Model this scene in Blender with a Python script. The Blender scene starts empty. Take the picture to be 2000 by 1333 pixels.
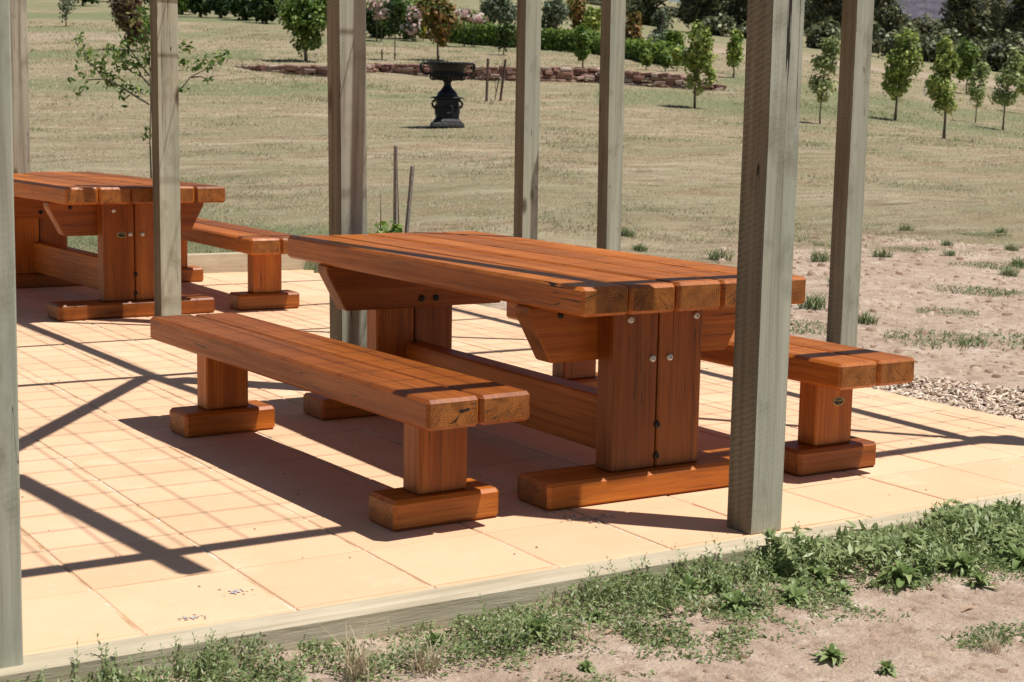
import bpy, bmesh, math, random
import numpy as np
from mathutils import Matrix, Vector

random.seed(7)
RNG = np.random.default_rng(11)
SC = bpy.context.scene
COL = SC.collection
PI = math.pi

# ------------------------------------------------------------------ camera, world, sun, exposure
F_PX = 3067.7                       # focal length measured on the 2000 px wide photograph
PITCH, ROLL, YAW = 0.1405, 0.0175, 0.5974
EYE = np.array([-3.3521, -4.5392, 1.283])


def view_axes():
    cp, sp, cy, sy = math.cos(PITCH), math.sin(PITCH), math.cos(YAW), math.sin(YAW)
    fw = np.array([sy * cp, cy * cp, -sp])
    r0 = np.array([cy, -sy, 0.0])
    u0 = np.cross(r0, fw)
    c, s = math.cos(ROLL), math.sin(ROLL)
    return c * r0 + s * u0, -s * r0 + c * u0, fw


AX_R, AX_U, AX_F = view_axes()
cam_data = bpy.data.cameras.new('camera')
cam = bpy.data.objects.new('camera', cam_data)
COL.objects.link(cam)
cam.matrix_world = Matrix(((AX_R[0], AX_U[0], -AX_F[0], EYE[0]), (AX_R[1], AX_U[1], -AX_F[1], EYE[1]),
                           (AX_R[2], AX_U[2], -AX_F[2], EYE[2]), (0, 0, 0, 1)))
cam_data.sensor_width = 36.0
cam_data.lens = F_PX / 2000 * 36
cam_data.clip_start = 0.05
cam_data.clip_end = 6000
cam_data.dof.use_dof = True
cam_data.dof.focus_distance = 5.6
cam_data.dof.aperture_fstop = 11
SC.camera = cam

SUN = Vector((0.25, -0.285, 1.0)).normalized()
world = bpy.data.worlds.new('World')
SC.world = world
world.use_nodes = True
wt = world.node_tree
wt.nodes.clear()
sky = wt.nodes.new('ShaderNodeTexSky')
sky.sky_type = 'NISHITA'
sky.sun_disc = False
sky.sun_elevation = math.asin(SUN.z)
sky.sun_rotation = math.atan2(SUN.x, SUN.y)
sky.air_density = 1.0
sky.dust_density = 0.6
bg = wt.nodes.new('ShaderNodeBackground')
bg.inputs['Strength'].default_value = 0.05
wo = wt.nodes.new('ShaderNodeOutputWorld')
wt.links.new(sky.outputs[0], bg.inputs[0])
wt.links.new(bg.outputs[0], wo.inputs[0])
sd = bpy.data.lights.new('sun', 'SUN')
sd.energy = 4.8
sd.angle = math.radians(0.53)
sd.color = (1.0, 0.955, 0.89)
sun = bpy.data.objects.new('sun', sd)
COL.objects.link(sun)
sun.rotation_euler = SUN.to_track_quat('Z', 'Y').to_euler()
sun.location = (3, -4, 12)
SC.view_settings.view_transform = 'Standard'
SC.view_settings.look = 'None'
SC.view_settings.gamma = 1
SC.cycles.diffuse_bounces = 2
SC.view_settings.exposure = 0.17


# ------------------------------------------------------------------ helpers: objects
def link(name, me, mat=None, parent=None):
    o = bpy.data.objects.new(name, me)
    COL.objects.link(o)
    if mat is not None and me is not None:
        for m in (mat if isinstance(mat, (list, tuple)) else [mat]):
            me.materials.append(m)
    if parent is not None:
        o.parent = parent
    return o


def tag(o, label, cat, group=None):
    o['label'] = label
    o['category'] = cat
    if group:
        o['group'] = group
    return o


def thing(name, label, cat, loc=(0, 0, 0), rotz=0.0, group=None, scale=1.0):
    o = bpy.data.objects.new(name, None)
    COL.objects.link(o)
    o.location = loc
    o.rotation_euler = (0, 0, rotz)
    o.scale = (scale,) * 3
    o.empty_display_size = 0.2
    return tag(o, label, cat, group)


def kind(o, k):
    o['kind'] = k
    return o


def copy_tree(o, loc, rotz, label, scale=None, group=None):
    kids = list(o.children)
    c = o.copy()
    COL.objects.link(c)
    c.location = loc
    c.rotation_euler = (0, 0, rotz)
    if scale:
        c.scale = (scale,) * 3
    c['label'] = label
    if group:
        c['group'] = group
    for ch in kids:
        d = ch.copy()
        COL.objects.link(d)
        d.parent = c
        for g in ch.children:
            e = g.copy()
            COL.objects.link(e)
            e.parent = d
    return c


def np_mesh(name, verts, faces, var=None, smooth=False, attr='var'):
    """verts (N,3); faces (M,k) with one k; var per vertex float."""
    me = bpy.data.meshes.new(name)
    verts = np.asarray(verts, np.float32)
    faces = np.asarray(faces, np.int32)
    n, (m, k) = len(verts), faces.shape
    me.vertices.add(n)
    me.vertices.foreach_set('co', verts.ravel())
    me.loops.add(m * k)
    me.loops.foreach_set('vertex_index', faces.ravel())
    me.polygons.add(m)
    me.polygons.foreach_set('loop_start', np.arange(0, m * k, k, dtype=np.int32))
    me.polygons.foreach_set('loop_total', np.full(m, k, np.int32))
    if smooth:
        me.polygons.foreach_set('use_smooth', np.ones(m, bool))
    if var is not None:
        for nm, v in (var.items() if isinstance(var, dict) else [(attr, var)]):
            a = me.attributes.new(nm, 'FLOAT', 'POINT')
            a.data.foreach_set('value', np.asarray(v, np.float32))
    me.update(calc_edges=True)
    me.validate()
    return me


class MB:
    """collects bevelled boxes, tubes and lathes into one mesh with a per-piece id attribute"""

    def __init__(self):
        self.bm = bmesh.new()
        self.lay = self.bm.verts.layers.float.new('bid')
        self.loc = self.bm.verts.layers.float_vector.new('loc')

    def _stamp(self, before, bid):
        for v in self.bm.verts:
            if v.index < 0 or v not in before:
                v[self.lay] = bid

    def box(self, lo, hi, bev=0.006, seg=1, bid=None, rot=None, wob=0.0):
        bid = random.random() * 10 if bid is None else bid
        b = bmesh.new()
        bmesh.ops.create_cube(b, size=1)
        for v in b.verts:
            v.co = Vector([lo[i] + (v.co[i] + 0.5) * (hi[i] - lo[i]) for i in range(3)])
            if wob:
                v.co += Vector([random.uniform(-wob, wob) for i in range(3)])
        if bev:
            bmesh.ops.bevel(b, geom=list(b.edges), offset=bev, segments=seg, affect='EDGES', profile=0.5)
        if rot is not None:
            b.transform(rot)
        self._merge(b, bid)
        return self

    def prism(self, pts, axis_lo, axis_hi, bev=0.006, bid=None):
        """pts: (x,z) outline, extruded along y"""
        bid = random.random() * 10 if bid is None else bid
        b = bmesh.new()
        A = [b.verts.new((x, axis_lo, z)) for x, z in pts]
        B = [b.verts.new((x, axis_hi, z)) for x, z in pts]
        b.faces.new(A)
        b.faces.new(B[::-1])
        n = len(pts)
        for i in range(n):
            b.faces.new((A[i], B[i], B[(i + 1) % n], A[(i + 1) % n]))
        bmesh.ops.recalc_face_normals(b, faces=list(b.faces))
        if bev:
            bmesh.ops.bevel(b, geom=list(b.edges), offset=bev, segments=1, affect='EDGES')
        self._merge(b, bid)
        return self

    def lathe(self, prof, seg=24, mat=None, bid=0.0, sq=False):
        b = bmesh.new()
        rings = []
        for r, z in prof:
            ring = []
            for i in range(seg):
                a = 2 * PI * (i + 0.5) / seg
                rr = max(r, 1e-4)
                ring.append(b.verts.new((rr * math.cos(a), rr * math.sin(a), z)))
            rings.append(ring)
        for p, q in zip(rings[:-1], rings[1:]):
            for i in range(seg):
                b.faces.new((p[i], p[(i + 1) % seg], q[(i + 1) % seg], q[i]))
        b.faces.new(rings[0][::-1])
        b.faces.new(rings[-1])
        if mat is not None:
            b.transform(mat)
        bmesh.ops.recalc_face_normals(b, faces=list(b.faces))
        self._merge(b, bid)
        return self

    def tube(self, pts, radii, seg=6, bid=0.0):
        b = bmesh.new()
        pts = [Vector(p) for p in pts]
        rings = []
        for i, p in enumerate(pts):
            t = (pts[min(i + 1, len(pts) - 1)] - pts[max(i - 1, 0)]).normalized()
            up = Vector((0, 0, 1)) if abs(t.z) < 0.9 else Vector((1, 0, 0))
            s = t.cross(up).normalized()
            w = s.cross(t)
            r = float(radii[i]) if hasattr(radii, '__len__') else radii
            rings.append([b.verts.new(p + r * (math.cos(2 * PI * k / seg) * s + math.sin(2 * PI * k / seg) * w)) for k in range(seg)])
        for p, q in zip(rings[:-1], rings[1:]):
            for k in range(seg):
                b.faces.new((p[k], p[(k + 1) % seg], q[(k + 1) % seg], q[k]))
        b.faces.new(rings[0][::-1])
        b.faces.new(rings[-1])
        bmesh.ops.recalc_face_normals(b, faces=list(b.faces))
        self._merge(b, bid)
        return self

    def _merge(self, b, bid):
        idx = {}
        mid = sum((v.co for v in b.verts), Vector()) / max(1, len(b.verts))
        for v in b.verts:
            nv = self.bm.verts.new(v.co)
            nv[self.lay] = bid
            nv[self.loc] = v.co - mid
            idx[v] = nv
        for f in b.faces:
            try:
                self.bm.faces.new([idx[v] for v in f.verts])
            except ValueError:
                pass
        b.free()

    def build(self, name, mat, parent=None, smooth=False):
        me = bpy.data.meshes.new(name)
        self.bm.to_mesh(me)
        self.bm.free()
        if smooth:
            me.polygons.foreach_set('use_smooth', np.ones(len(me.polygons), bool))
        return link(name, me, mat, parent)


# ------------------------------------------------------------------ helpers: noise and terrain
def _hash(ix, iy, seed):
    h = (ix.astype(np.int64) * 374761393 + iy.astype(np.int64) * 668265263 + seed * 974711) & 0x7fffffff
    h = ((h ^ (h >> 13)) * 1274126177) & 0x7fffffff
    return ((h ^ (h >> 16)) & 0xffff) / 65535.0


def vnoise(x, y, seed=0, octs=3):
    x = np.asarray(x, float)
    y = np.asarray(y, float)
    tot, amp, norm = 0, 1.0, 0
    for o in range(octs):
        ix, iy = np.floor(x), np.floor(y)
        fx, fy = x - ix, y - iy
        fx, fy = fx * fx * (3 - 2 * fx), fy * fy * (3 - 2 * fy)
        a, b = _hash(ix, iy, seed + o), _hash(ix + 1, iy, seed + o)
        c, d = _hash(ix, iy + 1, seed + o), _hash(ix + 1, iy + 1, seed + o)
        tot = tot + amp * ((a * (1 - fx) + b * fx) * (1 - fy) + (c * (1 - fx) + d * fx) * fy)
        norm += amp
        amp *= 0.5
        x, y = x * 2.03 + 5.1, y * 2.03 + 3.7
    return tot / norm


FH = np.array([math.sin(YAW), math.cos(YAW)])       # horizontal forward
RH = np.array([math.cos(YAW), -math.sin(YAW)])
T_D = np.array([2, 6, 10, 13, 17, 22, 30, 40, 48, 60, 75, 100, 150, 300, 600, 1300.])
T_A = (np.array([-600, 0, 500, 1000, 1500, 2000, 2600.]) - 1000) / F_PX
T_Z = np.array([
    [.05, .05, .0, -.04, -.05, -.06, -.06],
    [.05, .05, .0, -.04, -.05, -.06, -.06],
    [.08, .08, .08, .04, -.02, -.03, -.04],
    [.12, .12, .12, .10, .03, .0, .0],
    [.42, .42, .40, .40, .20, .15, .10],
    [.74, .72, .72, .68, .50, .38, .30],
    [1.20, 1.19, 1.15, 1.09, .92, .77, .65],
    [1.85, 1.80, 1.73, 1.66, 1.43, 1.0, .7],
    [2.65, 2.61, 2.57, 2.41, 2.24, 1.31, 1.0],
    [3.55, 3.53, 3.61, 3.51, 3.24, 1.87, 1.4],
    [5.1, 5.2, 5.3, 4.63, 4.24, 2.75, 2.2],
    [7.5, 7.5, 7.5, 6.9, 5.9, 4.2, 3.6],
    [11.6, 11.8, 12, 11.9, 9.15, 7.15, 6.4],
    [23.5, 24.7, 26, 25, 19, 16.4, 15],
    [48, 50, 52, 50, 40, 34, 32],
    [60, 60, 62, 60, 50, 44, 40]])
_LD = np.linspace(math.log(2), math.log(1300), 500)
_TD = np.stack([np.interp(_LD, np.log(T_D), T_Z[:, j]) for j in range(len(T_A))], 1)
for _ in range(60):
    _TD[1:-1] = 0.25 * _TD[:-2] + 0.5 * _TD[1:-1] + 0.25 * _TD[2:]

# patio frame: origin on the inner edge of the front timber, x along it
PK = -0.037
PO = np.array([-2.28, -0.933])


def patio_xy(px, py):
    c, s = math.cos(PK), math.sin(PK)
    return PO[0] + c * px - s * py, PO[1] + s * px + c * py


def to_patio(x, y):
    c, s = math.cos(PK), math.sin(PK)
    dx, dy = x - PO[0], y - PO[1]
    return c * dx + s * dy, -s * dx + c * dy


P_X0, P_X1, P_Y1 = -7.0, 4.62, 8.42      # patio extent in its own frame


def sd_of(x, y):
    dx, dy = np.asarray(x, float) - EYE[0], np.asarray(y, float) - EYE[1]
    return dx * RH[0] + dy * RH[1], dx * FH[0] + dy * FH[1]


def ground_z(x, y):
    x = np.asarray(x, float)
    y = np.asarray(y, float)
    s, d = sd_of(x, y)
    dc = np.clip(d, 2.0, 1300)
    a = np.clip(s / dc, T_A[0], T_A[-1])
    li = np.clip((np.log(dc) - _LD[0]) / (_LD[1] - _LD[0]), 0, 498.999)
    i = li.astype(int)
    f = li - i
    aj = np.clip(np.searchsorted(T_A, a) - 1, 0, len(T_A) - 2)
    g = (a - T_A[aj]) / (T_A[aj + 1] - T_A[aj])
    g = np.clip(g, 0, 1)
    z = (_TD[i, aj] * (1 - g) + _TD[i, aj + 1] * g) * (1 - f) + (_TD[i + 1, aj] * (1 - g) + _TD[i + 1, aj + 1] * g) * f
    u, v = to_patio(x, y)
    # strip in front of the patio lies lower
    w = np.clip((v + 0.02) / -0.10, 0, 1) * np.clip((6.6 - u) / 1.6, 0, 1)
    low = -0.078 + 0.012 * np.clip((u - 2.2) / 3, 0, 1) + 0.0 * v
    z = z * (1 - w) + low * w
    # bumps
    amp = np.clip(d / 9, 0.35, 3.0)
    z = z + amp * 0.05 * (vnoise(x * 0.45, y * 0.45, 3, 3) - 0.5) + 0.030 * (vnoise(x * 3.1, y * 3.1, 9, 3) - 0.5)
    near = (d < 11)
    z = np.where((v > -0.05) & (v < P_Y1) & near, np.minimum(z, -0.012 + 0.05 * np.clip(u - P_X1, 0, 1)), z)
    inside = (v > -0.04) & (v < P_Y1 + 0.07) & (u < P_X1 - 0.06) & (u > P_X0 + 0.06)
    return np.where(inside, -0.16, z)


def pix_dir(px, py):
    return AX_R * (px - 1000) / F_PX - AX_U * (py - 666.5) / F_PX + AX_F


_STEP = 2.0 * 1.004 ** np.arange(1600)


def hit(px, py):
    """where the line of sight measured at a photo pixel meets the ground"""
    dr = pix_dir(px, py)
    P = EYE[None, :] + _STEP[:, None] * dr[None, :]
    under = P[:, 2] < ground_z(P[:, 0], P[:, 1])
    i = int(np.argmax(under))
    p = P[i]
    return np.array([p[0], p[1], float(ground_z(p[0], p[1]))]), float(_STEP[i])


def at_dist(px, d):
    """ground point in the direction of photo column px at distance d"""
    a = (px - 1000) / F_PX
    xy = EYE[:2] + d * (FH + a * RH)
    return np.array([xy[0], xy[1], float(ground_z(xy[0], xy[1]))])


# ------------------------------------------------------------------ helpers: materials
class NT:
    def __init__(self, name):
        self.m = bpy.data.materials.new(name)
        self.m.use_nodes = True
        self.t = self.m.node_tree
        self.t.nodes.clear()
        self.out = self.t.nodes.new('ShaderNodeOutputMaterial')

    def n(self, typ, **kw):
        nd = self.t.nodes.new('ShaderNode' + typ)
        for k, v in kw.items():
            if k.startswith('_'):
                setattr(nd, k[1:], v)
            else:
                self.set(nd, k, v)
        return nd

    def set(self, nd, k, v):
        key = k.replace('__', ' ')
        s = nd.inputs[int(key[1:])] if key[0] == 'i' and key[1:].isdigit() else nd.inputs[key]
        if isinstance(v, bpy.types.NodeSocket):
            self.t.links.new(v, s)
        elif isinstance(v, bpy.types.Node):
            self.t.links.new(v.outputs[0], s)
        else:
            if s.type == 'RGBA' and hasattr(v, '__len__') and len(v) == 3:
                v = (*v, 1)
            s.default_value = v

    def coords(self, scale=(1, 1, 1), rot=(0, 0, 0), off=None, src='Object'):
        tc = self.n('TexCoord')
        vec = tc.outputs[src]
        if off is not None:
            vec = self.n('VectorMath', i0=vec, i1=off).outputs[0]
        return self.n('Mapping', Vector=vec, Scale=scale, Rotation=rot).outputs[0]

    def noise(self, vec, scale=1.0, detail=4.0, rough=0.55, dist=0.0):
        return self.n('TexNoise', Vector=vec, Scale=scale, Detail=detail, Roughness=rough, Distortion=dist).outputs[0]

    def ramp(self, fac, stops, interp='LINEAR'):
        r = self.n('ValToRGB', Fac=fac)
        cr = r.color_ramp
        cr.interpolation = interp
        while len(cr.elements) < len(stops):
            cr.elements.new(0.5)
        for e, (p, c) in zip(cr.elements, stops):
            e.position = p
            e.color = (*c, 1) if hasattr(c, '__len__') else (c, c, c, 1)
        return r.outputs[0]

    def mix(self, fac, a, b, mode='MIX'):
        m = self.n('Mix', _data_type='RGBA', _blend_type=mode)
        for s, v in ((m.inputs[0], fac), (m.inputs[6], a), (m.inputs[7], b)):
            if isinstance(v, bpy.types.NodeSocket):
                self.t.links.new(v, s)
            elif hasattr(v, '__len__'):
                s.default_value = (*v[:3], 1)
            else:
                s.default_value = v
        return m.outputs[2]

    def math(self, op, a, b=0.0, c=0.0, clamp=False):
        nd = self.n('Math', _operation=op, _use_clamp=clamp)
        for s, v in zip(nd.inputs, (a, b, c)):
            if isinstance(v, bpy.types.NodeSocket):
                self.t.links.new(v, s)
            else:
                s.default_value = v
        return nd.outputs[0]

    def attr(self, name):
        return self.n('Attribute', _attribute_name=name).outputs['Fac']

    def done(self, color, rough=0.7, bump=None, strength=0.3, dist=0.01, spec=0.5, metal=0.0, trans=0.0, coat=0.0):
        p = self.n('BsdfPrincipled', Base__Color=color, Roughness=rough, Metallic=metal)
        self.set(p, 'Specular__IOR__Level', spec)
        if coat:
            self.set(p, 'Coat__Weight', coat)
            self.set(p, 'Coat__Roughness', 0.35)
        if bump is not None:
            self.set(p, 'Normal', self.n('Bump', Height=bump, Strength=strength, Distance=dist).outputs[0])
        sh = p.outputs[0]
        if trans:
            tr = self.n('BsdfTranslucent', Color=color)
            mx = self.n('MixShader', i0=trans, i1=sh, i2=tr.outputs[0])
            sh = mx.outputs[0]
        self.t.links.new(sh, self.out.inputs[0])
        return self.m


def wood_mat(name, axis, dark, mid, light, rough=0.42, weather=0.0):
    b = NT(name)
    bid = b.attr('bid')
    off = b.n('CombineXYZ', X=b.math('MULTIPLY', bid, 7.31), Y=b.math('MULTIPLY', bid, 3.77), Z=b.math('MULTIPLY', bid, 5.13)).outputs[0]

    def sc(a, l):
        return tuple(l if i == axis else a for i in range(3))
    g1 = b.noise(b.coords(sc(30, 0.8), off=off), 1, 6, 0.62, 0.9)
    g2 = b.noise(b.coords(sc(170, 4.5), off=off), 1, 4, 0.65, 0.2)
    g3 = b.noise(b.coords(sc(2.4, 0.7), off=off), 1, 3, 0.5)
    col = b.ramp(g1, [(0.22, dark), (0.48, mid), (0.80, light)])
    col = b.mix(b.ramp(g2, [(0.36, 0.6), (0.48, 0.0)]), col, tuple(0.42 * c for c in mid), 'MIX')
    col = b.mix(0.75, col, b.ramp(g3, [(0.32, (0.58, 0.52, 0.48)), (0.68, (1.2, 1.15, 1.08))]), 'MULTIPLY')
    tint = b.ramp(b.math('FRACT', b.math('MULTIPLY', bid, 1.618)), [(0, (0.60, 0.55, 0.50)), (0.5, (0.92, 0.9, 0.88)), (1, (1.18, 1.2, 1.22))])
    col = b.mix(1.0, col, tint, 'MULTIPLY')
    # dark checks running with the grain
    ck = b.noise(b.coords(sc(34, 0.55), off=off), 1, 2, 0.5, 1.2)
    line = b.math('LESS_THAN', b.math('ABSOLUTE', b.math('SUBTRACT', ck, 0.5)), 0.006)
    gate = b.ramp(b.noise(b.coords(sc(3, 1.3), off=off), 1, 2), [(0.52, 0.0), (0.6, 1.0)])
    chk = b.math('MULTIPLY', line, gate)
    col = b.mix(chk, col, (0.02, 0.012, 0.008))
    # end grain: rings and radial splits on faces across the grain
    nrm = b.n('TexCoord').outputs['Normal']
    sep = b.n('SeparateXYZ', i0=nrm).outputs[axis]
    end = b.ramp(b.math('ABSOLUTE', sep), [(0.75, 0.0), (0.9, 1.0)])
    loc = b.n('Attribute', _attribute_name='loc').outputs['Vector']
    fl = tuple(0.0 if i == axis else 1.0 for i in range(3))
    pith = b.n('CombineXYZ', X=b.math('SUBTRACT', b.math('MULTIPLY', b.math('FRACT', b.math('MULTIPLY', bid, 2.7)), 0.10), 0.05), Y=b.math('SUBTRACT', b.math('MULTIPLY', b.math('FRACT', b.math('MULTIPLY', bid, 5.1)), 0.10), 0.05), Z=b.math('MULTIPLY', b.math('FRACT', b.math('MULTIPLY', bid, 3.3)), -0.06)).outputs[0]
    q = b.n('VectorMath', _operation='MULTIPLY', i0=b.n('VectorMath', i0=loc, i1=pith).outputs[0], i1=fl).outputs[0]
    rad = b.n('VectorMath', _operation='LENGTH', i0=q).outputs['Value']
    qn = b.n('VectorMath', _operation='NORMALIZE', i0=q).outputs[0]
    wob = b.noise(b.n('VectorMath', i0=q, i1=off).outputs[0], 18, 4, 0.6)
    ring = b.math('SINE', b.math('ADD', b.math('MULTIPLY', rad, 900.0), b.math('MULTIPLY', wob, 30.0)))
    er = b.mix(b.ramp(b.math('ADD', b.math('MULTIPLY', ring, 0.18), wob), [(0.3, 0.0), (0.7, 1.0)]), tuple(0.36 * c for c in mid), (0.62 * light[0], 0.62 * light[1], 0.85 * light[2]))
    rayv = b.n('VectorMath', i0=b.n('VectorMath', _operation='SCALE', i0=qn, Scale=7.0).outputs[0], i1=off).outputs[0]
    rayd = b.n('VectorMath', i0=rayv, i1=b.n('VectorMath', _operation='SCALE', i0=q, Scale=5.0).outputs[0]).outputs[0]
    ray = b.noise(rayd, 1.0, 3, 0.6)
    rg = b.ramp(b.noise(rayv, 0.6, 2), [(0.42, 0.0), (0.52, 1.0)])
    er = b.mix(b.math('MULTIPLY', b.math('LESS_THAN', b.math('ABSOLUTE', b.math('SUBTRACT', ray, 0.5)), 0.013), rg), er, (0.03, 0.014, 0.009))
    col = b.mix(end, col, er)
    hgt = b.math('SUBTRACT', b.math('ADD', b.math('MULTIPLY', g2, 0.5), b.math('MULTIPLY', g1, 0.35)), b.math('MULTIPLY', chk, 0.8))
    rr = b.ramp(g1, [(0.3, rough + 0.1), (0.7, rough - 0.04)])
    return b.done(col, rr, hgt, 0.15, 0.003, spec=0.42)


JD, JM, JL = (0.265, 0.066, 0.006), (0.45, 0.128, 0.012), (0.63, 0.225, 0.032)
WX, WY, WZ = (wood_mat('oiled_red_timber_' + 'xyz'[i], i, JD, JM, JL) for i in range(3))


def post_mat():
    b = NT('treated_pine')
    bid = b.attr('bid')
    off = b.n('CombineXYZ', X=b.math('MULTIPLY', bid, 3.1), Y=b.math('MULTIPLY', bid, 1.7), Z=b.math('MULTIPLY', bid, 9.1)).outputs[0]
    g1 = b.noise(b.coords((26, 26, 0.7), off=off), 1, 5, 0.6, 0.5)
    g2 = b.noise(b.coords((3.0, 3.0, 1.1), off=off), 1, 3, 0.55)
    g3 = b.noise(b.coords((9, 9, 5), off=off), 1, 4, 0.6)
    col = b.ramp(g1, [(0.3, (0.225, 0.20, 0.14)), (0.5, (0.40, 0.385, 0.295)), (0.7, (0.53, 0.515, 0.41))])
    col = b.mix(b.ramp(g2, [(0.35, 0.0), (0.68, 0.7)]), col, (0.33, 0.375, 0.295))
    col = b.mix(b.ramp(g3, [(0.30, 0.6), (0.47, 0.0)]), col, (0.19, 0.175, 0.12))
    # shade painted into the colour: left side of each post darker and browner
    shade_col = b.ramp(g1, [(0.25, (0.070, 0.050, 0.030)), (0.5, (0.130, 0.100, 0.062)), (0.75, (0.21, 0.17, 0.11))])
    col = b.mix(b.math('MULTIPLY', b.attr('shade_side'), 0.85), col, shade_col)
    # bandsaw marks running slightly off level
    saw = b.n('TexWave', _wave_type='BANDS', _bands_direction='Z', Vector=b.coords((1, 1, 1), rot=(0.36, 0.36, 0), off=off), Scale=19, Distortion=5, Detail=4, Detail__Scale=2.5).outputs[1]
    sg = b.ramp(b.noise(b.coords((2, 2, 1.4), off=off), 1, 2), [(0.42, 0.0), (0.62, 1.0)])
    col = b.mix(b.math('MULTIPLY', b.math('MULTIPLY', saw, sg), 0.17), col, (0.50, 0.50, 0.40))
    # knots
    kv = b.n('TexVoronoi', _feature='F1', Vector=b.coords((5.2, 5.2, 1.9), off=off), Scale=1.0, Randomness=1.0).outputs[0]
    col = b.mix(b.ramp(kv, [(0.07, 0.9), (0.15, 0.0)]), col, (0.105, 0.075, 0.045))
    # long drying cracks
    ck = b.noise(b.coords((15, 15, 0.32), off=off), 1, 2, 0.5, 0.7)
    line = b.math('LESS_THAN', b.math('ABSOLUTE', b.math('SUBTRACT', ck, 0.52)), 0.0016)
    gate = b.ramp(b.noise(b.coords((3, 3, 0.8), off=off), 1, 2), [(0.47, 0.0), (0.53, 1.0)])
    chk = b.math('MULTIPLY', line, gate)
    col = b.mix(chk, col, (0.035, 0.028, 0.02))
    fine = b.noise(b.coords((120, 120, 12), off=off), 1, 4, 0.7)
    hgt = b.math('ADD', b.math('MULTIPLY', fine, 0.5), b.math('SUBTRACT', b.math('MULTIPLY', b.math('MULTIPLY', saw, sg), 0.05), b.math('MULTIPLY', chk, 1.5)))
    return b.done(col, 0.85, hgt, 0.5, 0.004, spec=0.25)


def kerb_mat(nm='kerb_pine', axis=0):
    b = NT(nm)
    bid = b.attr('bid')
    off = b.n('CombineXYZ', X=b.math('MULTIPLY', bid, 3.1), Y=bid, Z=bid).outputs[0]
    sc = lambda a, l: tuple(l if i == axis else a for i in range(3))
    g1 = b.noise(b.coords(sc(30, 1.2), off=off), 1, 5, 0.65, 0.8)
    g2 = b.noise(b.coords(sc(5, 2.4), off=off), 1, 4, 0.6)
    col = b.ramp(g1, [(0.25, (0.36, 0.295, 0.19)), (0.5, (0.53, 0.455, 0.33)), (0.75, (0.64, 0.57, 0.44))])
    col = b.mix(b.ramp(g2, [(0.35, 0.5), (0.6, 0.0)]), col, (0.33, 0.285, 0.185))
    g4 = b.noise(b.coords(sc(70, 7), off=off), 1, 5, 0.7)
    # splashed soil on the lower part of the face
    z = b.n('SeparateXYZ', i0=b.n('TexCoord').outputs['Object']).outputs[2]
    sp = b.math('MULTIPLY', b.ramp(z, [(0.0, 1.0), (1.0, 0.0)]), 1.0)
    return b.done(col, 0.85, b.math('ADD', g4, b.math('MULTIPLY', g1, 0.6)), 0.6, 0.005, spec=0.25)


def tile_mat():
    b = NT('sandstone_paver')
    bid = b.attr('bid')
    v = b.coords()
    n1 = b.noise(v, 3.2, 4, 0.6)
    n2 = b.noise(v, 26, 4, 0.7)
    n3 = b.noise(v, 210, 2, 0.6)
    col = b.ramp(n1, [(0.3, (0.735, 0.465, 0.288)), (0.7, (0.79, 0.515, 0.33))])
    tint = b.ramp(bid, [(0, (0.93, 0.915, 0.89)), (1, (1.03, 1.03, 1.03))])
    col = b.mix(1.0, col, tint, 'MULTIPLY')
    col = b.mix(b.ramp(n2, [(0.58, 0.0), (0.78, 0.35)]), col, (0.80, 0.66, 0.46))
    col = b.mix(b.ramp(b.noise(v, 7.3, 5, 0.75), [(0.62, 0.0), (0.75, 0.4)]), col, (0.62, 0.39, 0.20))
    col = b.mix(b.ramp(b.noise(v, 1.6, 6, 0.75), [(0.56, 0.0), (0.72, 0.5)]), col, (0.80, 0.63, 0.44))
    col = b.mix(b.ramp(b.noise(v, 19, 5, 0.75), [(0.66, 0.0), (0.74, 0.45)]), col, (0.50, 0.31, 0.17))
    sp = b.n('TexVoronoi', _feature='F1', Vector=v, Scale=11.0).outputs[0]
    col = b.mix(b.ramp(sp, [(0.02, 0.7), (0.035, 0.0)]), col, (0.30, 0.19, 0.11))
    return b.done(col, 0.8, b.math('ADD', n3, n2), 0.12, 0.003, spec=0.25)


def grout_mat():
    b = NT('tile_joint')
    v = b.coords()
    n = b.noise(v, 2.6, 4, 0.65)
    m = b.noise(v, 60, 3, 0.7)
    col = b.ramp(n, [(0.36, (0.36, 0.21, 0.11)), (0.47, (0.66, 0.46, 0.29)), (0.63, (0.80, 0.74, 0.66))])
    col = b.mix(b.ramp(m, [(0.4, 0.6), (0.6, 0.0)]), col, (0.50, 0.33, 0.18))
    return b.done(col, 0.95, m, 0.5, 0.004, spec=0.1)


def leaf_mat(name, stops, trans=0.35, rough=0.5):
    b = NT(name)
    col = b.ramp(b.attr('var'), stops)
    return b.done(col, rough, spec=0.35, trans=trans)


def plain(name, col, rough=0.7, vary=0.25, scale=8.0, bump=0.2, spec=0.4, metal=0.0, dist=0.01):
    b = NT(name)
    n = b.noise(b.coords(), scale, 5, 0.6)
    c = b.mix(b.ramp(n, [(0.25, 0.0), (0.75, 1.0)]), tuple(x * (1 - vary) for x in col), tuple(min(1, x * (1 + vary)) for x in col))
    return b.done(c, rough, n, bump, dist, spec=spec, metal=metal)


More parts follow.
